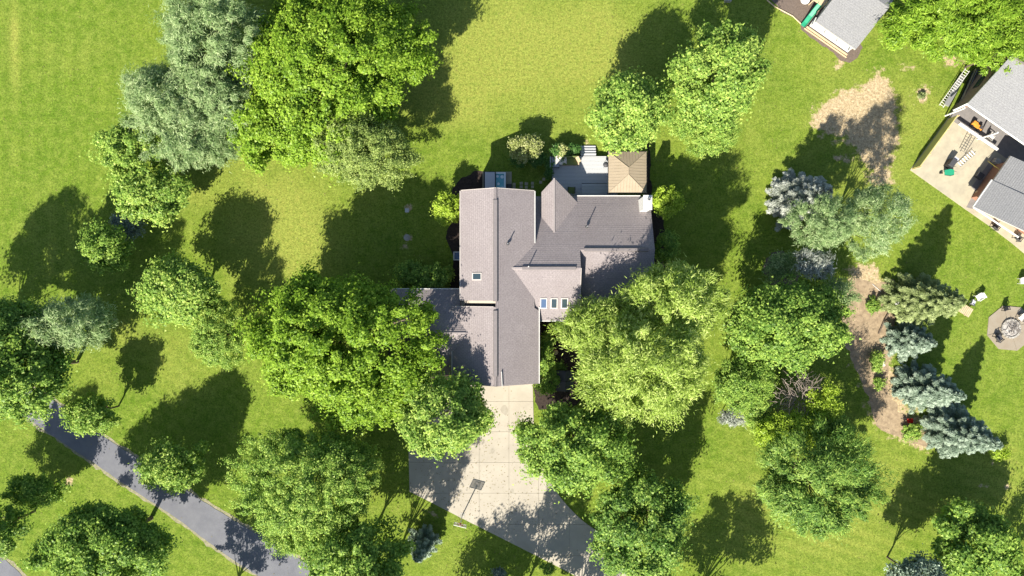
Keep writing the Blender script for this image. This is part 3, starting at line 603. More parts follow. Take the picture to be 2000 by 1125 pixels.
MB().box(((dx0+dx1)/2, (dy0+dy1)/2, .32), (dx1-dx0-.1, dy1-dy0-.1, .62)).build('skirt', M['dark'], dk); MB().box(((ux0+dx1)/2, (dy0+uy1)/2, .78), (dx1-ux0-.05, uy1-dy0-.05, .16)).build('riser', M['dark'], dk)
sx0, sx1 = P2(1134, 300, .5)[0], P2(1164, 300, .5)[0]
for i in range(4): MB().box(((sx0+sx1)/2, dy1+.14+i*.30, .58-i*.14), (sx1-sx0, .25, .04)).build('tread', M['deck'], dk)
for xx in (sx0, sx1): MB().slabx([(dy1, .68), (dy1+1.3, .05), (dy1+1.3, 0), (dy1, 0)], xx-.02, xx+.02, 'x').build('stringer', M['dark'], dk)
# gazebo
gz0, gz1 = P2(1188, 377, 3.0), P2(1263, 296, 3.0); gcx, gcy = (gz0[0]+gz1[0])/2, (gz0[1]+gz1[1])/2
gz = thing('gazebo', 'tan metal hipped gazebo on the deck, half under the round green tree', 'gazebo', (gcx, gcy, 0)); zt = 3.75; ze = 3.0
rg = [(gcx, gcy-.35, zt), (gcx, gcy+.35, zt)]; x0, y0 = gz0; x1, y1 = gz1
A_, B_, C_, D_ = (x0, y0, ze), (x1, y0, ze), (x1, y1, ze), (x0, y1, ze)
for f in ([A_, B_, rg[0]], [B_, C_, rg[1], rg[0]], [C_, D_, rg[1]], [D_, A_, rg[0], rg[1]]):
    pn = MB().add(f, [tuple(range(len(f)))]).build('roof_panel', M['tan'], gz)
    e0, e1 = Vector(f[0]), Vector(f[1]); L_ = (e1-e0).length; n = int(L_/.3); rb = MB(); top0 = Vector(f[-1]); top1 = Vector(f[2])
    nrm = (e1-e0).cross(Vector(f[2])-e0).normalized(); inn = nrm.cross((e1-e0).normalized()); m_ = len(f) == 4
    for k in range(1, n):
        s = k/n*L_; hgt = (Vector(f[2])-e0).dot(inn); t0 = (top0-e0).dot((e1-e0).normalized()); t1 = (top1-e0).dot((e1-e0).normalized())
        hh = hgt*min(1, s/max(t0, .01), (L_-s)/max(L_-t1, .01)); p = e0+(e1-e0)*(k/n); rb.tube([p+nrm*.01, p+inn*hh+nrm*.01], .018, 4, False)
    rb.build('ribs', M['tan'], pn, kind='stuff')
for p, q in ((A_, rg[0]), (B_, rg[0]), (C_, rg[1]), (D_, rg[1]), (rg[0], rg[1])): MB().tube([p, q], .045, 6).build('hip_cap', M['tan'], gz)
for p, q in ((A_, B_), (B_, C_), (C_, D_), (D_, A_)): MB().tube([(p[0], p[1], ze-.03), (q[0], q[1], ze-.03)], .05, 6).build('eave_trim', M['black'] , gz)
for x in (x0+.25, x1-.25):
    for y in (y0+.25, y1-.25): MB().box((x, y, 1.5), (.14, .14, 3.0)).build('post', M['black'], gz)
# hot tub on its pad
hx, hy = P2(971, 354); MB_ = MB().box((hx, hy-.1, .04), (3.15, 2.25, .08)).build('concrete_pad', M['patio']); tag(MB_, 'small beige concrete pad under the hot tub', 'pad')
tx, ty = P2(967, 357, .9); tb = thing('hot_tub', 'hot tub with half its grey cover folded back from blue water', 'hot tub', (tx, ty, 0)); T2 = 1.14
MB().box((tx, ty, .42), (2*T2-.06, 2.2, .72)).build('cabinet', M['dark'], tb)
rim = MB()
for c, d in (((tx, ty+1.05, .86), (2*T2, .16, .14)), ((tx, ty-1.05, .86), (2*T2, .16, .14)), ((tx+T2-.09, ty, .86), (.18, 1.94, .14)), ((tx-T2+.09, ty, .86), (.18, 1.94, .14))): rim.box(c, d)
rim.build('rim', M['shell'], tb); MB().box((tx+.1, ty, .80), (2*T2-.5, 1.94, .03)).build('water', M['water'], tb)
for (a, b_, rr_) in ((.75, .65, .2), (.8, -.6, .22), (.25, .7, .15), (.35, -.1, .16)): MB().lathe((tx+a, ty+b_, .79), [(rr_, 0), (rr_*.9, .03), (rr_*.5, .032)], 16).build('seat', M['shell'], tb)
MB().box((tx-.55, ty, 1.0), (1.24, 2.36, .13)).build('cover', M['black'], tb); MB().box((tx-.55, ty, 1.14), (1.06, 2.2, .11)).build('cover_flap', M['lid'], tb)
MB().box((tx-1.2, ty, 1.0), (.06, 2.3, .3)).build('cover_lifter', M['black'], tb); MB().box((tx+1.5, ty-.6, .25), (.55, 1.1, .35)).build('step', M['dark'], tb)
for i, (px, py, w2) in enumerate([(1004,360,.22),(1004,366,.22),(1018,358,.22),(1018,365,.22),(1028,359,.24),(1028,366,.2),(1040,358,.2),(1040,365,.2),(1056,356,.2),(1062,350,.2)]):
    x, y = P2(px, py); tag(MB().box((x, y, .02), (w2*1.5, .3, .05), random.uniform(-.15, .15)).build('stepping_stone', M['patio']), ['first upper','first lower','second upper','second lower','third upper','third lower','fourth upper','fourth lower','fifth','last'][i]+' stepping stone from the hot tub towards the deck', 'paver', 'stepping stones between hot tub and deck')
# window well, covers
x, y = P2(893, 500); ww = thing('window_well', 'window well with white frame against the west wall', 'window well', (x, y, 0)); q = MB()
for c, d in (((x-.35, y, .1), (.1, .9, .22)), ((x, y+.42, .1), (.7, .1, .22)), ((x, y-.42, .1), (.7, .1, .22))): q.box(c, d)
q.build('frame', M['white'], ww); MB().box((x, y, .05), (.62, .76, .05)).build('cover', M['glassb'], ww)
x, y = P2(795, 411); a = MB().box((x, y, .03), (.42, .42, .1)); tag(a.build('utility_cover', M['steel']), 'small square grey utility cover on a bare patch of the west lawn', 'cover')
x, y = P2(795, 464); a = MB().lathe((x, y, 0), [(.36, 0), (.36, .08), (.3, .1), (.05, .1)], 24); tag(a.build('septic_lid', M['stone'], sm=False), 'round grey septic lid on the west lawn', 'lid')

def chair(name, label, cat, px, py, z, rz, mseat, mframe, group=None, w_=.62, dp=.62, sh=.42, bh=.9):
    x, y = P2(px, py, z+.5); o = thing(name, label, cat, (x, y, z), group); ca, sa = math.cos(rz), math.sin(rz)
    tr = lambda a, b, c: (x+a*ca-b*sa, y+a*sa+b*ca, z+c)
    MB().box(tr(0, 0, sh), (w_, dp, .09), rz).build('seat', mseat, o); MB().box(tr(0, dp/2+.03, (sh+bh)/2), (w_, .08, bh-sh), rz, -.18).build('backrest', mseat, o)
    for s in (-1, 1):
        MB().box(tr(s*(w_/2+.03), 0, sh+.2), (.06, dp, .05), rz).build('armrest', mframe, o)
        for t_ in (-1, 1): MB().box(tr(s*(w_/2-.0), t_*(dp/2-.05), (sh+.2)/2), (.05, .05, sh+.2), rz).build('leg', mframe, o)
    return o
chair('lounge_chair', 'grey-blue cushioned lounger at the north-west deck corner', 'chair', 1084, 317, .7, 1.57, M['greyc'], M['dark'], w_=1.1, dp=.9)
chair('patio_chair', 'olive cushioned chair near the pointed roof on the deck', 'chair', 1116, 371, .7, 3.1, M['olive'], M['black'], w_=.7, dp=.65)
# outdoor sofa with olive cushions, cream blanket
x, y = P2(1114, 315, 1.1); so = thing('outdoor_sofa', 'olive cushioned outdoor sofa on the north edge of the deck', 'sofa', (x, y, .7))
MB().box((x, y, .9), (1.75, .8, .36)).build('frame', M['wood'], so)
for k in (-.55, 0, .55): MB().box((x+k, y-.02, 1.14), (.53, .76, .14)).build('seat_cushion', M['olive'], so)
MB().box((x, y+.42, 1.3), (1.75, .12, .5)).build('backrest', M['olive'], so); MB().box((x+.85, y, 1.2), (.12, .8, .36)).build('armrest', M['wood'], so)
x, y = P2(1129, 312, 1.3); tag(MB().box((x, y, 1.42), (.34, .6, .3), .5).build('basket', M['wood']), 'tan basket at the right end of the olive sofa', 'basket')
rb_ = random.Random(3); x, y = P2(1096, 313, 1.2); vs_ = []; n_ = 12; bk = MB()
for i in range(n_):
    for j in range(n_): vs_.append((x+(i/(n_-1)-.5)*1.15, y+(j/(n_-1)-.5)*.8+.12*math.sin(i*.9), 1.28+.13*math.sin(i*1.3+j)*math.cos(j*.9)+rb_.uniform(-.03, .03)))
bk.add(vs_, [(i*n_+j, (i+1)*n_+j, (i+1)*n_+j+1, i*n_+j+1) for i in range(n_-1) for j in range(n_-1)]); bo = bk.build('blanket', M['creamc'], sm=True); tag(bo, 'crumpled cream blanket beside the olive sofa on the deck', 'blanket')
sd = bo.modifiers.new('thick', 'SOLIDIFY'); sd.thickness = .05
x, y = P2(1183, 322, 1.5); gr = thing('kettle_grill', 'dark round kettle grill beside the gazebo post', 'grill', (x, y, .7))
MB().lathe((x, y, 1.35), [(.05, 0), (.26, .12), (.3, .28), (.24, .42), (.06, .5)], 18).build('bowl', M['dark'], gr, sm=True)
for k in range(3): MB().tube([(x+.15*math.cos(k*2.1), y+.15*math.sin(k*2.1), 1.45), (x+.3*math.cos(k*2.1), y+.3*math.sin(k*2.1), .7)], .018, 6).build('leg', M['steel'], gr)
# basketball hoop
bx, by = P2(903, 1006); hp = thing('basketball_hoop', 'portable basketball hoop standing at the left edge of the driveway', 'basketball hoop', (bx, by, 0))
ang = math.radians(-14); ca, sa = math.cos(ang), math.sin(ang); tr = lambda a, b, c: (bx+a*ca-b*sa, by+a*sa+b*ca, c)
MB().box(tr(0, 0, .03), (.5, .5, .06), ang).build('base', M['stone'], hp); MB().tube([tr(0, 0, .0), tr(0, 0, 2.5), tr(0, .0, 3.2)], .06, 8).build('pole', M['white'], hp)
fb_ = MB()
for cc_, dd_ in (((0, .04, 3.66), (1.34, .05, .06)), ((0, .04, 2.84), (1.34, .05, .06)), ((-.64, .04, 3.25), (.06, .05, .76)), ((.64, .04, 3.25), (.06, .05, .76))): fb_.box(tr(*cc_), dd_, ang)
fb_.build('backboard_frame', M['white'], hp)
MB().box(tr(0, .075, 3.25), (1.22, .012, .74), ang).build('backboard_panel', M['acrylic'], hp); sq = MB()
for c, d in (((0, .086, 3.42), (.6, .01, .05)), ((0, .086, 2.98), (.6, .01, .05)), ((-.28, .086, 3.2), (.05, .01, .4)), ((.28, .086, 3.2), (.05, .01, .4))): sq.box(tr(*c), d, ang)
sq.build('target_square', M['red'], hp); ring = [tr(.23*math.cos(t*.4488), .36+.23*math.sin(t*.4488), 3.03) for t in range(15)]; MB().tube(ring, .014, 6, False).build('rim', M['orange'], hp); MB().box(tr(0, .0, 3.05), (.12, .35, .1), ang).build('bracket', M['red'], hp)
# entry court behind the garage
x, y = P2(1104, 744, 2.2); en = thing('garden_arbour', 'black peaked garden arbour in the dark bed below the entry', 'arbour', (x, y, 0))
for s in (-1, 1): MB().add([(x, y-1.1, 2.5), (x, y+1.1, 2.5), (x+s*.95, y+1.1, 1.9), (x+s*.95, y-1.1, 1.9)], [(0, 1, 2, 3) if s < 0 else (3, 2, 1, 0)]).build('roof_panel', M['dark'], en)
for a in (-.8, .8):
    for b_ in (-.9, .9): MB().box((x+a, y+b_, .98), (.09, .09, 1.96)).build('post', M['black'], en)
for b_ in (-1.1, 0, 1.1): MB().tube([(x-.95, y+b_, 1.93), (x, y+b_, 2.53), (x+.95, y+b_, 1.93)], .035, 5).build('rafter', M['black'], en)
x, y = P2(1085, 688, .4); tag(MB().lathe((x, y, 0), [(.22, 0), (.3, .25), (.2, .5), (.26, .62), (.08, .7)], 12).build('stone_urn', M['wood'], sm=True), 'tan stone urn in the dark entry bed', 'urn')

# weathering: oil stains by the garage, leaf litter scattered on hard ground and grass
for i, (px, py, r_) in enumerate(((985,800,.42),(1012,812,.3),(962,880,.24),(1030,900,.2),(905,900,.3),(1000,960,.22))):
    x, y = P2(px, py); rr = random.Random(i); pts = [(x+r_*rr.uniform(.6, 1.1)*math.cos(a*.6283), y+1.5*r_*rr.uniform(.6, 1.1)*math.sin(a*.6283)) for a in range(10)]
    tag(MB().add([(a, b_, .0575) for a, b_ in pts], [tuple(range(10))]).build('oil_stain', M['stain']), kind='stuff')
rr = random.Random(11); lf = MB()
for k in range(2600):
    x, y = P2(rr.uniform(0, 2000), rr.uniform(0, 1125)); 
    if k < 900: x, y = P2(rr.gauss(930, 90), rr.gauss(930, 80))
    s = rr.uniform(.03, .075); a_ = rr.uniform(0, 6.28); z = .065
    lf.add([(x+s*math.cos(a_), y+s*math.sin(a_), z), (x+s*math.cos(a_+2), y+s*math.sin(a_+2), z+.01), (x+s*math.cos(a_+4), y+s*math.sin(a_+4), z+.005)], [(0, 1, 2)])
tag(lf.build('fallen_leaves', M['litter']), kind='stuff')
# ------------------------------------------------------------------ neighbour house on the right
U_ = Vector((.82, -.572, 0)); V_ = Vector((.572, .82, 0)); RN = M['roofn']; AU = math.atan2(U_.y, U_.x)
def loc(o, u, v): return (o[0]+U_.x*u+V_.x*v, o[1]+U_.y*u+V_.y*v)
def quad(o, u0, u1, v0, v1): return [loc(o, u0, v0), loc(o, u1, v0), loc(o, u1, v1), loc(o, u0, v1)]
def plane_uv(o, gu, gv, z0):
    """height z0 at origin, rising gu per metre along U, gv along V"""
    a = U_.x*gu+V_.x*gv; b = U_.y*gu+V_.y*gv; return (a, b, z0-a*o[0]-b*o[1])
nb = thing('neighbour_house', 'grey-roofed neighbour house with brick walls around a patio at the right edge', 'house', (*P2(1960, 250), 0))
oa = P2(1889, 203, 3.4); ol = P2(1901, 404, 2.8)
roof_plane(quad(oa, 0, 11, 0, 5.2), plane_uv(oa, 0, .42, 3.4), RN, nb); roof_plane(quad(oa, 0, 11, 5.2, 10.4), plane_uv(oa, 0, -.42, 3.4+.84*5.2), RN, nb)
along((*loc(oa, 0, 5.2), 5.6), (*loc(oa, 11, 5.2), 5.6), .3, .07, M['cap'], 'ridge_cap', nb)
roof_plane(quad(ol, 0, 5.4, 0, 3.4), plane_uv(ol, .42, 0, 2.8), RN, nb); roof_plane(quad(ol, .15, 5.4, 3.4, 6.6), plane_uv(ol, .40, -.0, 2.72), RN, nb); roof_plane(quad(ol, 5.4, 10.6, 0, 6.6), plane_uv(ol, -.42, 0, 2.8+.42*10.8), RN, nb)
for p, q in (((*loc(ol, -.06, 0), 2.82), (*loc(ol, -.06, 3.4), 2.82)), ((*loc(ol, 0, -.05), 2.85), (*loc(ol, 5.5, -.05), 3.1)), ((*loc(oa, 0, -.06), 3.42), (*loc(oa, 11, -.06), 3.42))): along(p, q, .16, .08, M['white'], 'gutter', nb)
def uvwall(o, u0, u1, v0, v1, h, m_, nm='wall', z0=0, par=nb): return MB().prism(quad(o, u0, u1, v0, v1), z0, h).build(nm, m_, par)
g = MB(); g.add([(*loc(oa, .35, 4.2), 0), (*loc(oa, .35, 10), 0), (*loc(oa, .35, 10), 3.3), (*loc(oa, .35, 5.2), 5.35), (*loc(oa, .35, 4.2), 3.3), (*loc(oa, 10.5, 4.2), 0), (*loc(oa, 10.5, 10), 0), (*loc(oa, 10.5, 10), 3.3), (*loc(oa, 10.5, 5.2), 5.35), (*loc(oa, 10.5, 4.2), 3.3)], [(0,1,2,3,4),(9,8,7,6,5),(0,5,6,1),(1,6,7,2),(2,7,8,3),(3,8,9,4),(4,9,5,0)]); g.build('wall', M['mauve'], nb)
uvwall(ol, .55, 8, 2.0, 6.3, 2.75, M['brick']); tag(MB().prism(quad(oa, .6, 10.5, -.4, 4.3), .0, .09).build('porch_floor', M['shade'], nb))
uvwall(oa, .35, .6, .3, 4.2, 3.3, M['mauve'])
f = MB().box((*loc(oa, .31, 3.6), 1.9), (.08, 1.5, .9), AU).build('window', M['dark'], nb); MB().box((*loc(oa, .29, 3.6), 1.9), (.08, 1.36, .76), AU).build('pane', M['glass'], f)
# patio, its paved court, fence, porch beams
pp = [P2(*q) for q in [(1777,332),(1862,218),(1990,298),(1985,330),(1884,406),(1890,412),(2000,492),(2040,520),(2070,500),(1990,430),(1905,405)]]
pt = [P2(*q) for q in [(1777,332),(1862,216),(2010,312),(1960,420),(2040,480),(2030,520),(1976,475),(1930,440),(1884,408)]]
tag(MB().prism(pt, -.05, .07).build('patio', M['patio']), kind='structure')
ct = [P2(*q) for q in [(1942,306),(1893,385),(1915,400),(1884,409),(1905,420),(1960,420),(1990,330)]]
tag(MB().prism([P2(*q) for q in [(1938,308),(1896,366),(1904,373),(1886,405),(1925,415),(1990,330)]], .02, .085).build('paved_court', M['shade']), kind='structure')
fa, fb = Vector(P(1780, 330)), Vector(P(1852, 232)); fl = thing('privacy_fence', 'olive stained timber privacy fence along the west side of the patio', 'fence', tuple(fa)); d = fb-fa; fz = math.atan2(d.y, d.x); nf = int(d.length/.15)
for k in range(nf):
    p = fa+d*((k+.5)/nf); MB().box((p.x, p.y, .8+random.uniform(-.01, .01)), (.135, .03, 1.5), fz).build('slat', M['fence'], fl)
for h in (.35, 1.35): MB().tube([(fa.x+.06, fa.y-.04, h), (fb.x+.06, fb.y-.04, h)], .045, 4).build('rail', M['wood'], fl)
for k in range(5): p = fa+d*(k/4); MB().box((p.x+.09, p.y-.07, .85), (.1, .1, 1.7), fz).build('post', M['wood'], fl)
MB().tube([tuple(fa+Vector((0, 0, 1.6))), tuple(fb+Vector((0, 0, 1.6)))], .05, 4).build('cap_rail', M['fence'], fl)
pc = thing('porch', 'white-edged porch frame along the neighbour patio wall', 'porch', (*P2(1910, 270), 0))
for (p, q, w_) in (((1862,216,2.6),(1889,203,3.3),.22), ((1873,241,.9),(1948,292,.9),.28)): along(P(*p), P(*q), w_, .16, M['white'], 'beam', pc)
for px, py in ((1846,226),(1908,272)): x, y = P2(px, py); MB().box((x, y, 1.6), (.14, .14, 3.2), AU).build('post', M['white'], pc)
x, y = P2(1908, 246, .4); og = thing('ride_on_toy', 'orange ride-on toy with black wheels under the porch frame', 'toy', (x, y, .07))
MB().box((x, y, .42), (1.25, .34, .22), AU).build('body', M['orange'], og); MB().box((x-.3, y+.25, .6), (.5, .3, .25), AU).build('hood', M['orange'], og); MB().box((x+.35, y-.2, .62), (.3, .32, .12), AU).build('seat', M['dark'], og)
for u, v in ((-.42, .25), (-.42, -.25), (.42, .25), (.42, -.25)): c = (x+U_.x*u+V_.x*v, y+U_.y*u+V_.y*v); MB().tube([(c[0]-V_.x*.05, c[1]-V_.y*.05, .27), (c[0]+V_.x*.05, c[1]+V_.y*.05, .27)], .2, 14).build('wheel', M['black'], og)
chair('folding_chair', 'pale folding chair at the end of the porch frame', 'chair', 1936, 268, .09, .9, M['creamc'], M['steel'], w_=.55)
def ladder(name, label, p, q, wd, z0, z1, n, m_, group=None):
    p, q = Vector(P(*p, z0)), Vector(P(*q, z1)); d = q-p; s = Vector((-d.y, d.x, 0)).normalized()*wd/2; o = thing(name, label, 'ladder', tuple(p), group)
    for k in (-1, 1): MB().tube([p+s*k, q+s*k], .035, 4).build('rail', m_, o)
    for i in range(n): c = p+d*((i+.5)/n); MB().tube([c-s, c+s], .022, 4).build('rung', m_, o)
ladder('extension_ladder', 'long white ladder leaning low beside the neighbour brick wall', (1838,208), (1890,136), .5, .3, .9, 17, M['white'])
ladder('aluminium_ladder', 'short metal ladder lying in the middle of the patio', (1872,322), (1903,296), .55, .12, .35, 7, M['steel'])
ladder('step_ladder', 'tangled dark metal ladder on the patio nearest the porch frame', (1880,298), (1902,262), .6, .5, .9, 8, M['dark'])
x, y = P2(1853, 187, .3); tag(MB().box((x+.5, y+.5, .45), (3.6, .55, .22), math.atan2(.82, .572)+.1).build('storage_box', M['steel']), 'long pale storage box beside the white ladder', 'box')
sk = thing('timber_stack', 'dark heap of boards and pipes against the neighbour brick wall', 'timber', (*P2(1885, 165), 0))
for i in range(9):
    a_, b_ = P(1868+i*3.2, 205-i*1.5+random.uniform(-4, 4), .15+.12*(i % 4)), P(1898+i*2.6, 140-i*1.0+random.uniform(-5, 5), .2+.12*(i % 3)); MB().tube([a_, b_], random.uniform(.04, .09), 5).build('board', M[['dark', 'black', 'steel', 'wood', 'lid'][i % 5]], sk)
x, y = P2(1860, 318, .9); bg_ = thing('gas_grill', 'black gas grill with grey side shelf on the patio', 'grill', (x, y, .07)); tr = lambda u, v, z: (x+U_.x*u+V_.x*v, y+U_.y*u+V_.y*v, z)
MB().box(tr(0, 0, .45), (.85, .55, .7), AU+1.57).build('cabinet', M['black'], bg_); MB().box(tr(0, 0, .98), (.8, .55, .3), AU+1.57).build('lid', M['dark'], bg_); MB().box(tr(.1, .5, .92), (.5, .5, .05), AU+1.57).build('side_shelf', M['lid'], bg_)
for u, v in ((-.2, -.3), (.2, -.3), (-.2, .3), (.2, .3)): MB().lathe(tr(u, v, .07), [(.07, 0), (.07, .12)], 10).build('wheel', M['dark'], bg_)
x, y = P2(1851, 338, .4); gt = thing('wheelbarrow', 'green wheelbarrow tray on the patio below the gas grill', 'wheelbarrow', (x, y, .07))
MB().add([(x+a*s, y+b_*s, z) for s, z in ((1, .72), (.6, .38)) for a, b_ in ((-.55, -.28), (.1, -.38), (.5, -.25), (.5, .28), (.1, .38), (-.55, .25))], [(11,10,9,8,7,6), *[(i, (i+1) % 6, 6+(i+1) % 6, 6+i) for i in range(6)]]).build('tray', M['green'], gt)
MB().add([(x+a*.95, y+b_*.95, .66) for a, b_ in ((-.55, -.28), (.1, -.38), (.5, -.25), (.5, .28), (.1, .38), (-.55, .25))], [tuple(range(6))]).build('cover', M['green'], gt)
MB().tube([(x-.62, y-.04, .25), (x-.62, y+.04, .25)], .17, 14).build('wheel', M['black'], gt)
for s in (-1, 1): MB().tube([(x-.6, y+s*.08, .3), (x+.9, y+s*.28, .6)], .02, 5).build('handle', M['wood'], gt)
for i, (px, py) in enumerate(((1912, 343), (1946, 316))): x, y = P2(px, py, .3); tag(MB().box((x, y, .35), (.7, .55, .55), AU).build('cooling_unit', M['stone' if i else 'dark']), ['dark cooling unit in the paved court below the brick wall', 'pale cooling unit in the paved court at the inner corner'][i], 'cooling unit')
tag(MB().tube([P(1929, 314, .4), P(1953, 332, 2.6)], .03, 5).build('yellow_pole', M['yellow']), 'yellow pole leaning on the brick wall of the paved court', 'pole')
x, y = P2(1914, 377, .5); tag(MB().lathe((x, y, 0), [(.3, 0), (.36, .3), (.3, .55), (.1, .62)], 12).build('ceramic_planter', M['wood'], sm=True), 'round tan planter under the lower grey eave', 'planter')
chair('porch_chair', 'dark chair under the lower eave of the neighbour house', 'chair', 1946, 442, .07, 2.4, M['dark'], M['black']); chair('porch_chair', 'dark chair at the far right end of the lower eave', 'chair', 1990, 464, .07, 2.4, M['dark'], M['dark'])

# ------------------------------------------------------------------ garage with pergola deck at the top
og2 = P2(1593, 42, 2.9); gg = thing('garage_building', 'grey-roofed outbuilding with a slatted white front porch at the top edge', 'outbuilding', (*P2(1660, 20), 0))
roof_plane(quad(og2, 0, 5.1, 0, 4.5), plane_uv(og2, 0, .36, 2.9), RN, gg); roof_plane(quad(og2, 0, 5.1, 4.5, 9), plane_uv(og2, 0, -.36, 2.9+.36*9), RN, gg)
MB().prism(quad(og2, .3, 4.8, 1.2, 8.6), 0, 2.85).build('wall', M['white'], gg)
pg = thing('front_porch', 'white boarded porch in front of the outbuilding at the top', 'porch', (*P2(1625, 75), 0))
ob = P2(1583, 46, .5)
for k in range(8): MB().prism(quad(ob, .05, 5.1, -.0+k*.145-.2, .125+k*.145-.2), .38, .42).build('board', M['white'], pg)
MB().prism(quad(ob, -.1, 5.25, -.42, -.24), .1, .2).build('step', M['wood'], pg); MB().prism(quad(ob, -.2, 5.35, -.60, -.52), 0, .16).build('edging', M['wood'], pg); MB().prism(quad(ob, 0, 5.15, -.22, 1.0), 0, .37).build('skirt', M['dark'], pg)
for k in range(4): x, y = loc(ob, .2+k*1.6, -.12); MB().box((x, y, 1.4), (.1, .1, 2.5), AU).build('post', M['white'], pg)
along((*loc(ob, -.1, .95), 2.72), (*loc(ob, 5.2, .95), 2.72), .14, .12, M['white'], 'beam', pg)
sheet('play_mulch', [P2(*q) for q in [(1497,-10),(1525,22),(1560,40),(1566,60),(1590,78),(1620,98),(1642,118),(1660,124),(1672,112),(1686,92),(1660,60),(1660,-30),(1497,-30)]], .01, M['bedm'], .06, 31)
e = [P(1497, 0, .0), P(1512, 13, 0), P(1548, 32, 0), P(1567, 50, 0)]; tag(MB().tube([(x, y, .08) for x, y, z in e], .07, 4).build('timber_edging', M['wood']), 'pale timber edging along the play area mulch', 'edging')
x, y = P2(1604, 2, 1.3); ps = thing('playset', 'wooden playset tower with green slide at the top edge', 'playset', (x, y, 0))
MB().box((x, y+.2, 1.35), (1.3, 1.2, .1), AU).build('platform', M['wood'], ps)
for u in (-.6, .6):
    for v in (-.5, .5): MB().box((x+U_.x*u+V_.x*v, y+.2+U_.y*u+V_.y*v, 1.2), (.1, .1, 2.4), AU).build('post', M['wood'], ps)
sp = [Vector(P(1602, 8, 1.35)), Vector(P(1594, 17, 1.05)), Vector(P(1583, 31, .6)), Vector(P(1573, 44, .28)), Vector(P(1567, 51, .22))]; sl = MB(); w_ = .27
for p in sp: sl.v += [tuple(p-U_*w_+Vector((0, 0, .2))), tuple(p-U_*w_*.8), tuple(p+U_*w_*.8), tuple(p+U_*w_+Vector((0, 0, .2)))]
sl.f = [(i*4+j, i*4+j+1, i*4+j+5, i*4+j+4) for i in range(4) for j in range(3)]; so_ = sl.build('slide', M['green'], ps); q = so_.modifiers.new('thick', 'SOLIDIFY'); q.thickness = .03
x, y = P2(1573, -1, .8); tag(MB().lathe((x, y, 0), [(.05, 0), (.05, .7), (.5, .72), (.5, .78)], 20).build('round_table', M['white']), 'round white table on the play area mulch', 'table')
# ------------------------------------------------------------------ fire pit, seats, bits of the yard
cx, cy = P2(1972, 641); oc = [(cx+2.6*math.cos(a*math.pi/4+.3), cy+2.55*math.sin(a*math.pi/4+.3)) for a in range(8)]
fp = tag(MB().add([(x, y, .006) for x, y in oc], [tuple(range(8))]).build('fire_pit_pad', M['joint']), kind='structure')
for k in range(4):
    a0 = k*math.pi/2+.3; c_, s_ = math.cos(a0), math.sin(a0); q = clip(clip(oc, s_, -c_, s_*cx-c_*cy-.02), -c_, -s_, -(c_*cx+s_*cy)-.02); MB().prism(q, .007, .07).build('slab', M['pad'], fp)
px_, py_ = P2(1972, 642); ft = thing('fire_pit', 'round stone fire pit filled with ash and sticks on the octagonal pad', 'fire pit', (px_, py_, 0))
for k in range(18): a = k*2*math.pi/18; MB().box((px_+.95*math.cos(a), py_+.95*math.sin(a), .17), (.2, .29, .2+random.uniform(-.02, .05)), a+random.uniform(-.1, .1)).build('stone', M['stone'], ft)
MB().lathe((px_, py_, .07), [(.9, 0), (.85, .1), (.4, .2), (.05, .24)], 20).build('ash_bed', M['ash'], ft); stk = MB()
for k in range(90): a = random.uniform(0, 6.28); r0 = random.uniform(0, .8); p = (px_+r0*math.cos(a), py_+r0*math.sin(a), random.uniform(.2, .42)); b2 = random.uniform(0, 6.28); stk.tube([p, (p[0]+.5*math.cos(b2), p[1]+.5*math.sin(b2), p[2]+random.uniform(-.08, .1))], random.uniform(.012, .035), 4)
stk.build('sticks', M['brushp'], ft, kind='stuff')
chair('camp_chair', 'black camp chair at the lower left of the fire pit', 'chair', 1952, 660, .07, 2.2, M['dark'], M['black'], 'camp chairs around the fire pit', w_=.7); chair('camp_chair', 'black camp chair at the top of the fire pit pad', 'chair', 1966, 603, .07, .3, M['black'], M['black'], 'camp chairs around the fire pit', w_=.5, dp=.4); chair('camp_chair', 'pale-seated camp chair cut by the right edge beside the fire pit', 'chair', 1997, 620, .07, -.8, M['creamc'], M['dark'], 'camp chairs around the fire pit', w_=.6)
chair('lawn_chair', 'white plastic lawn chair standing on the grass above the fire pit', 'chair', 1914, 580, 0, -1.0, M['white'], M['white'], w_=.62)
chair('lawn_chair', 'grey lawn chair between the white chair and the slatted table', 'chair', 1901, 591, 0, 1.2, M['lid'], M['dark'], w_=.5, dp=.5)
chair('lawn_chair', 'pale lawn chair at the right edge above the fire pit', 'chair', 1999, 549, 0, 0, M['white'], M['white'])
x, y = P2(1886, 606, .6); tbn = thing('slatted_table', 'bare timber slatted table beside the olive spruce', 'table', (x, y, 0)); az = -.55
for k in range(7): v = (k-3)*.19; MB().box((x-math.cos(az)*v*-1, y+math.sin(az)*v, .62), (.15, 1.0, .04), az).build('slat', M['wood'], tbn)
for a in (-.5, .5):
    for b_ in (-.35, .35): MB().box((x+a*math.cos(az)-b_*math.sin(az), y+a*math.sin(az)+b_*math.cos(az), .3), (.07, .07, .6), az).build('leg', M['wood'], tbn)
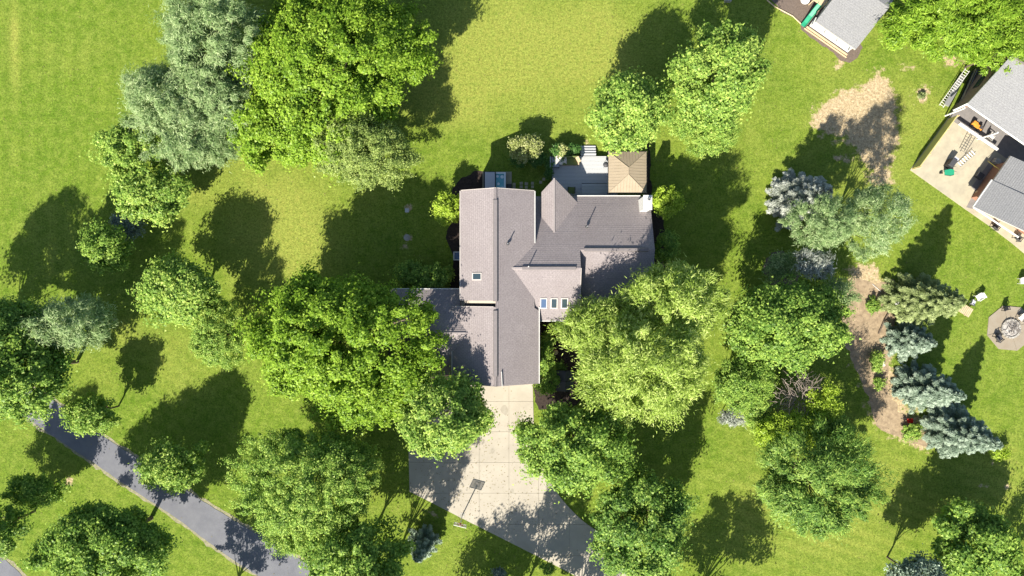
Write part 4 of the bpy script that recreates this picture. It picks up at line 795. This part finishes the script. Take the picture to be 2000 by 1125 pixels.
x, y = P2(1776, 821, .3); wb = thing('wheelbarrow', 'small red wheelbarrow at the right edge of the soil path', 'wheelbarrow', (x, y, 0))
MB().add([(x+a*s, y+b_*s, z) for s, z in ((1, .5), (.6, .25)) for a, b_ in ((-.35, -.2), (.3, -.25), (.3, .25), (-.35, .2))], [(7,6,5,4), *[(i, (i+1) % 4, 4+(i+1) % 4, 4+i) for i in range(4)]]).build('tray', M['red'], wb)
MB().tube([(x+.42, y-.03, .15), (x+.42, y+.03, .15)], .14, 12).build('wheel', M['black'], wb)
for s in (-1, 1): MB().tube([(x+.4, y+s*.05, .2), (x-1.0, y+s*.3, .45)], .02, 5).build('handle', M['dark'], wb)
x, y = P2(1723, 711, .2); tag(MB().box((x, y, .18), (.42, .5, .34), .3, .1).build('stone_block', M['creamc']), 'pale squared stone beside the soil path weeds', 'stone')
x, y = P2(1743, 591, .6); bh = thing('birdhouse', 'small white birdhouse on a post at the upper end of the soil path', 'birdhouse', (x, y, 0)); MB().box((x, y, .7), (.06, .06, 1.4)).build('post', M['wood'], bh); MB().box((x, y, 1.5), (.35, .3, .3), .4).build('box', M['white'], bh); MB().prism([(x-.28, y-.2), (x+.28, y-.2), (x+.28, y+.2), (x-.28, y+.2)], lambda a, b: 1.65, lambda a, b: 1.72).build('roof', M['white'], bh)
tag(MB().tube([P(1716, 652, .12), P(1728, 625, .14), P(1742, 600, .2)], [.09, .11, .08], 7).build('fallen_log', M['bark']), 'dark fallen log lying along the right side of the soil path', 'log')
tag(MB().tube([P(1704, 555, .05), P(1722, 571, .05)], .025, 5).build('white_pipe', M['white']), 'thin white pipe lying on the soil path', 'pipe')
x, y = P2(1802, 190); tag(MB().lathe((x, y, -.05), [(.3, 0), (.26, .12), (.24, .2), (.1, .21)], 11).build('tree_stump', M['bark']), 'low dark tree stump in the worn lawn patch left of the ladders', 'stump')
x, y = P2(1420, 3); tag(MB().box((x, y+.1, .3), (.7, .5, .5)).build('utility_box', M['stone']), 'small pale utility box at the top edge above the tall light tree', 'box')
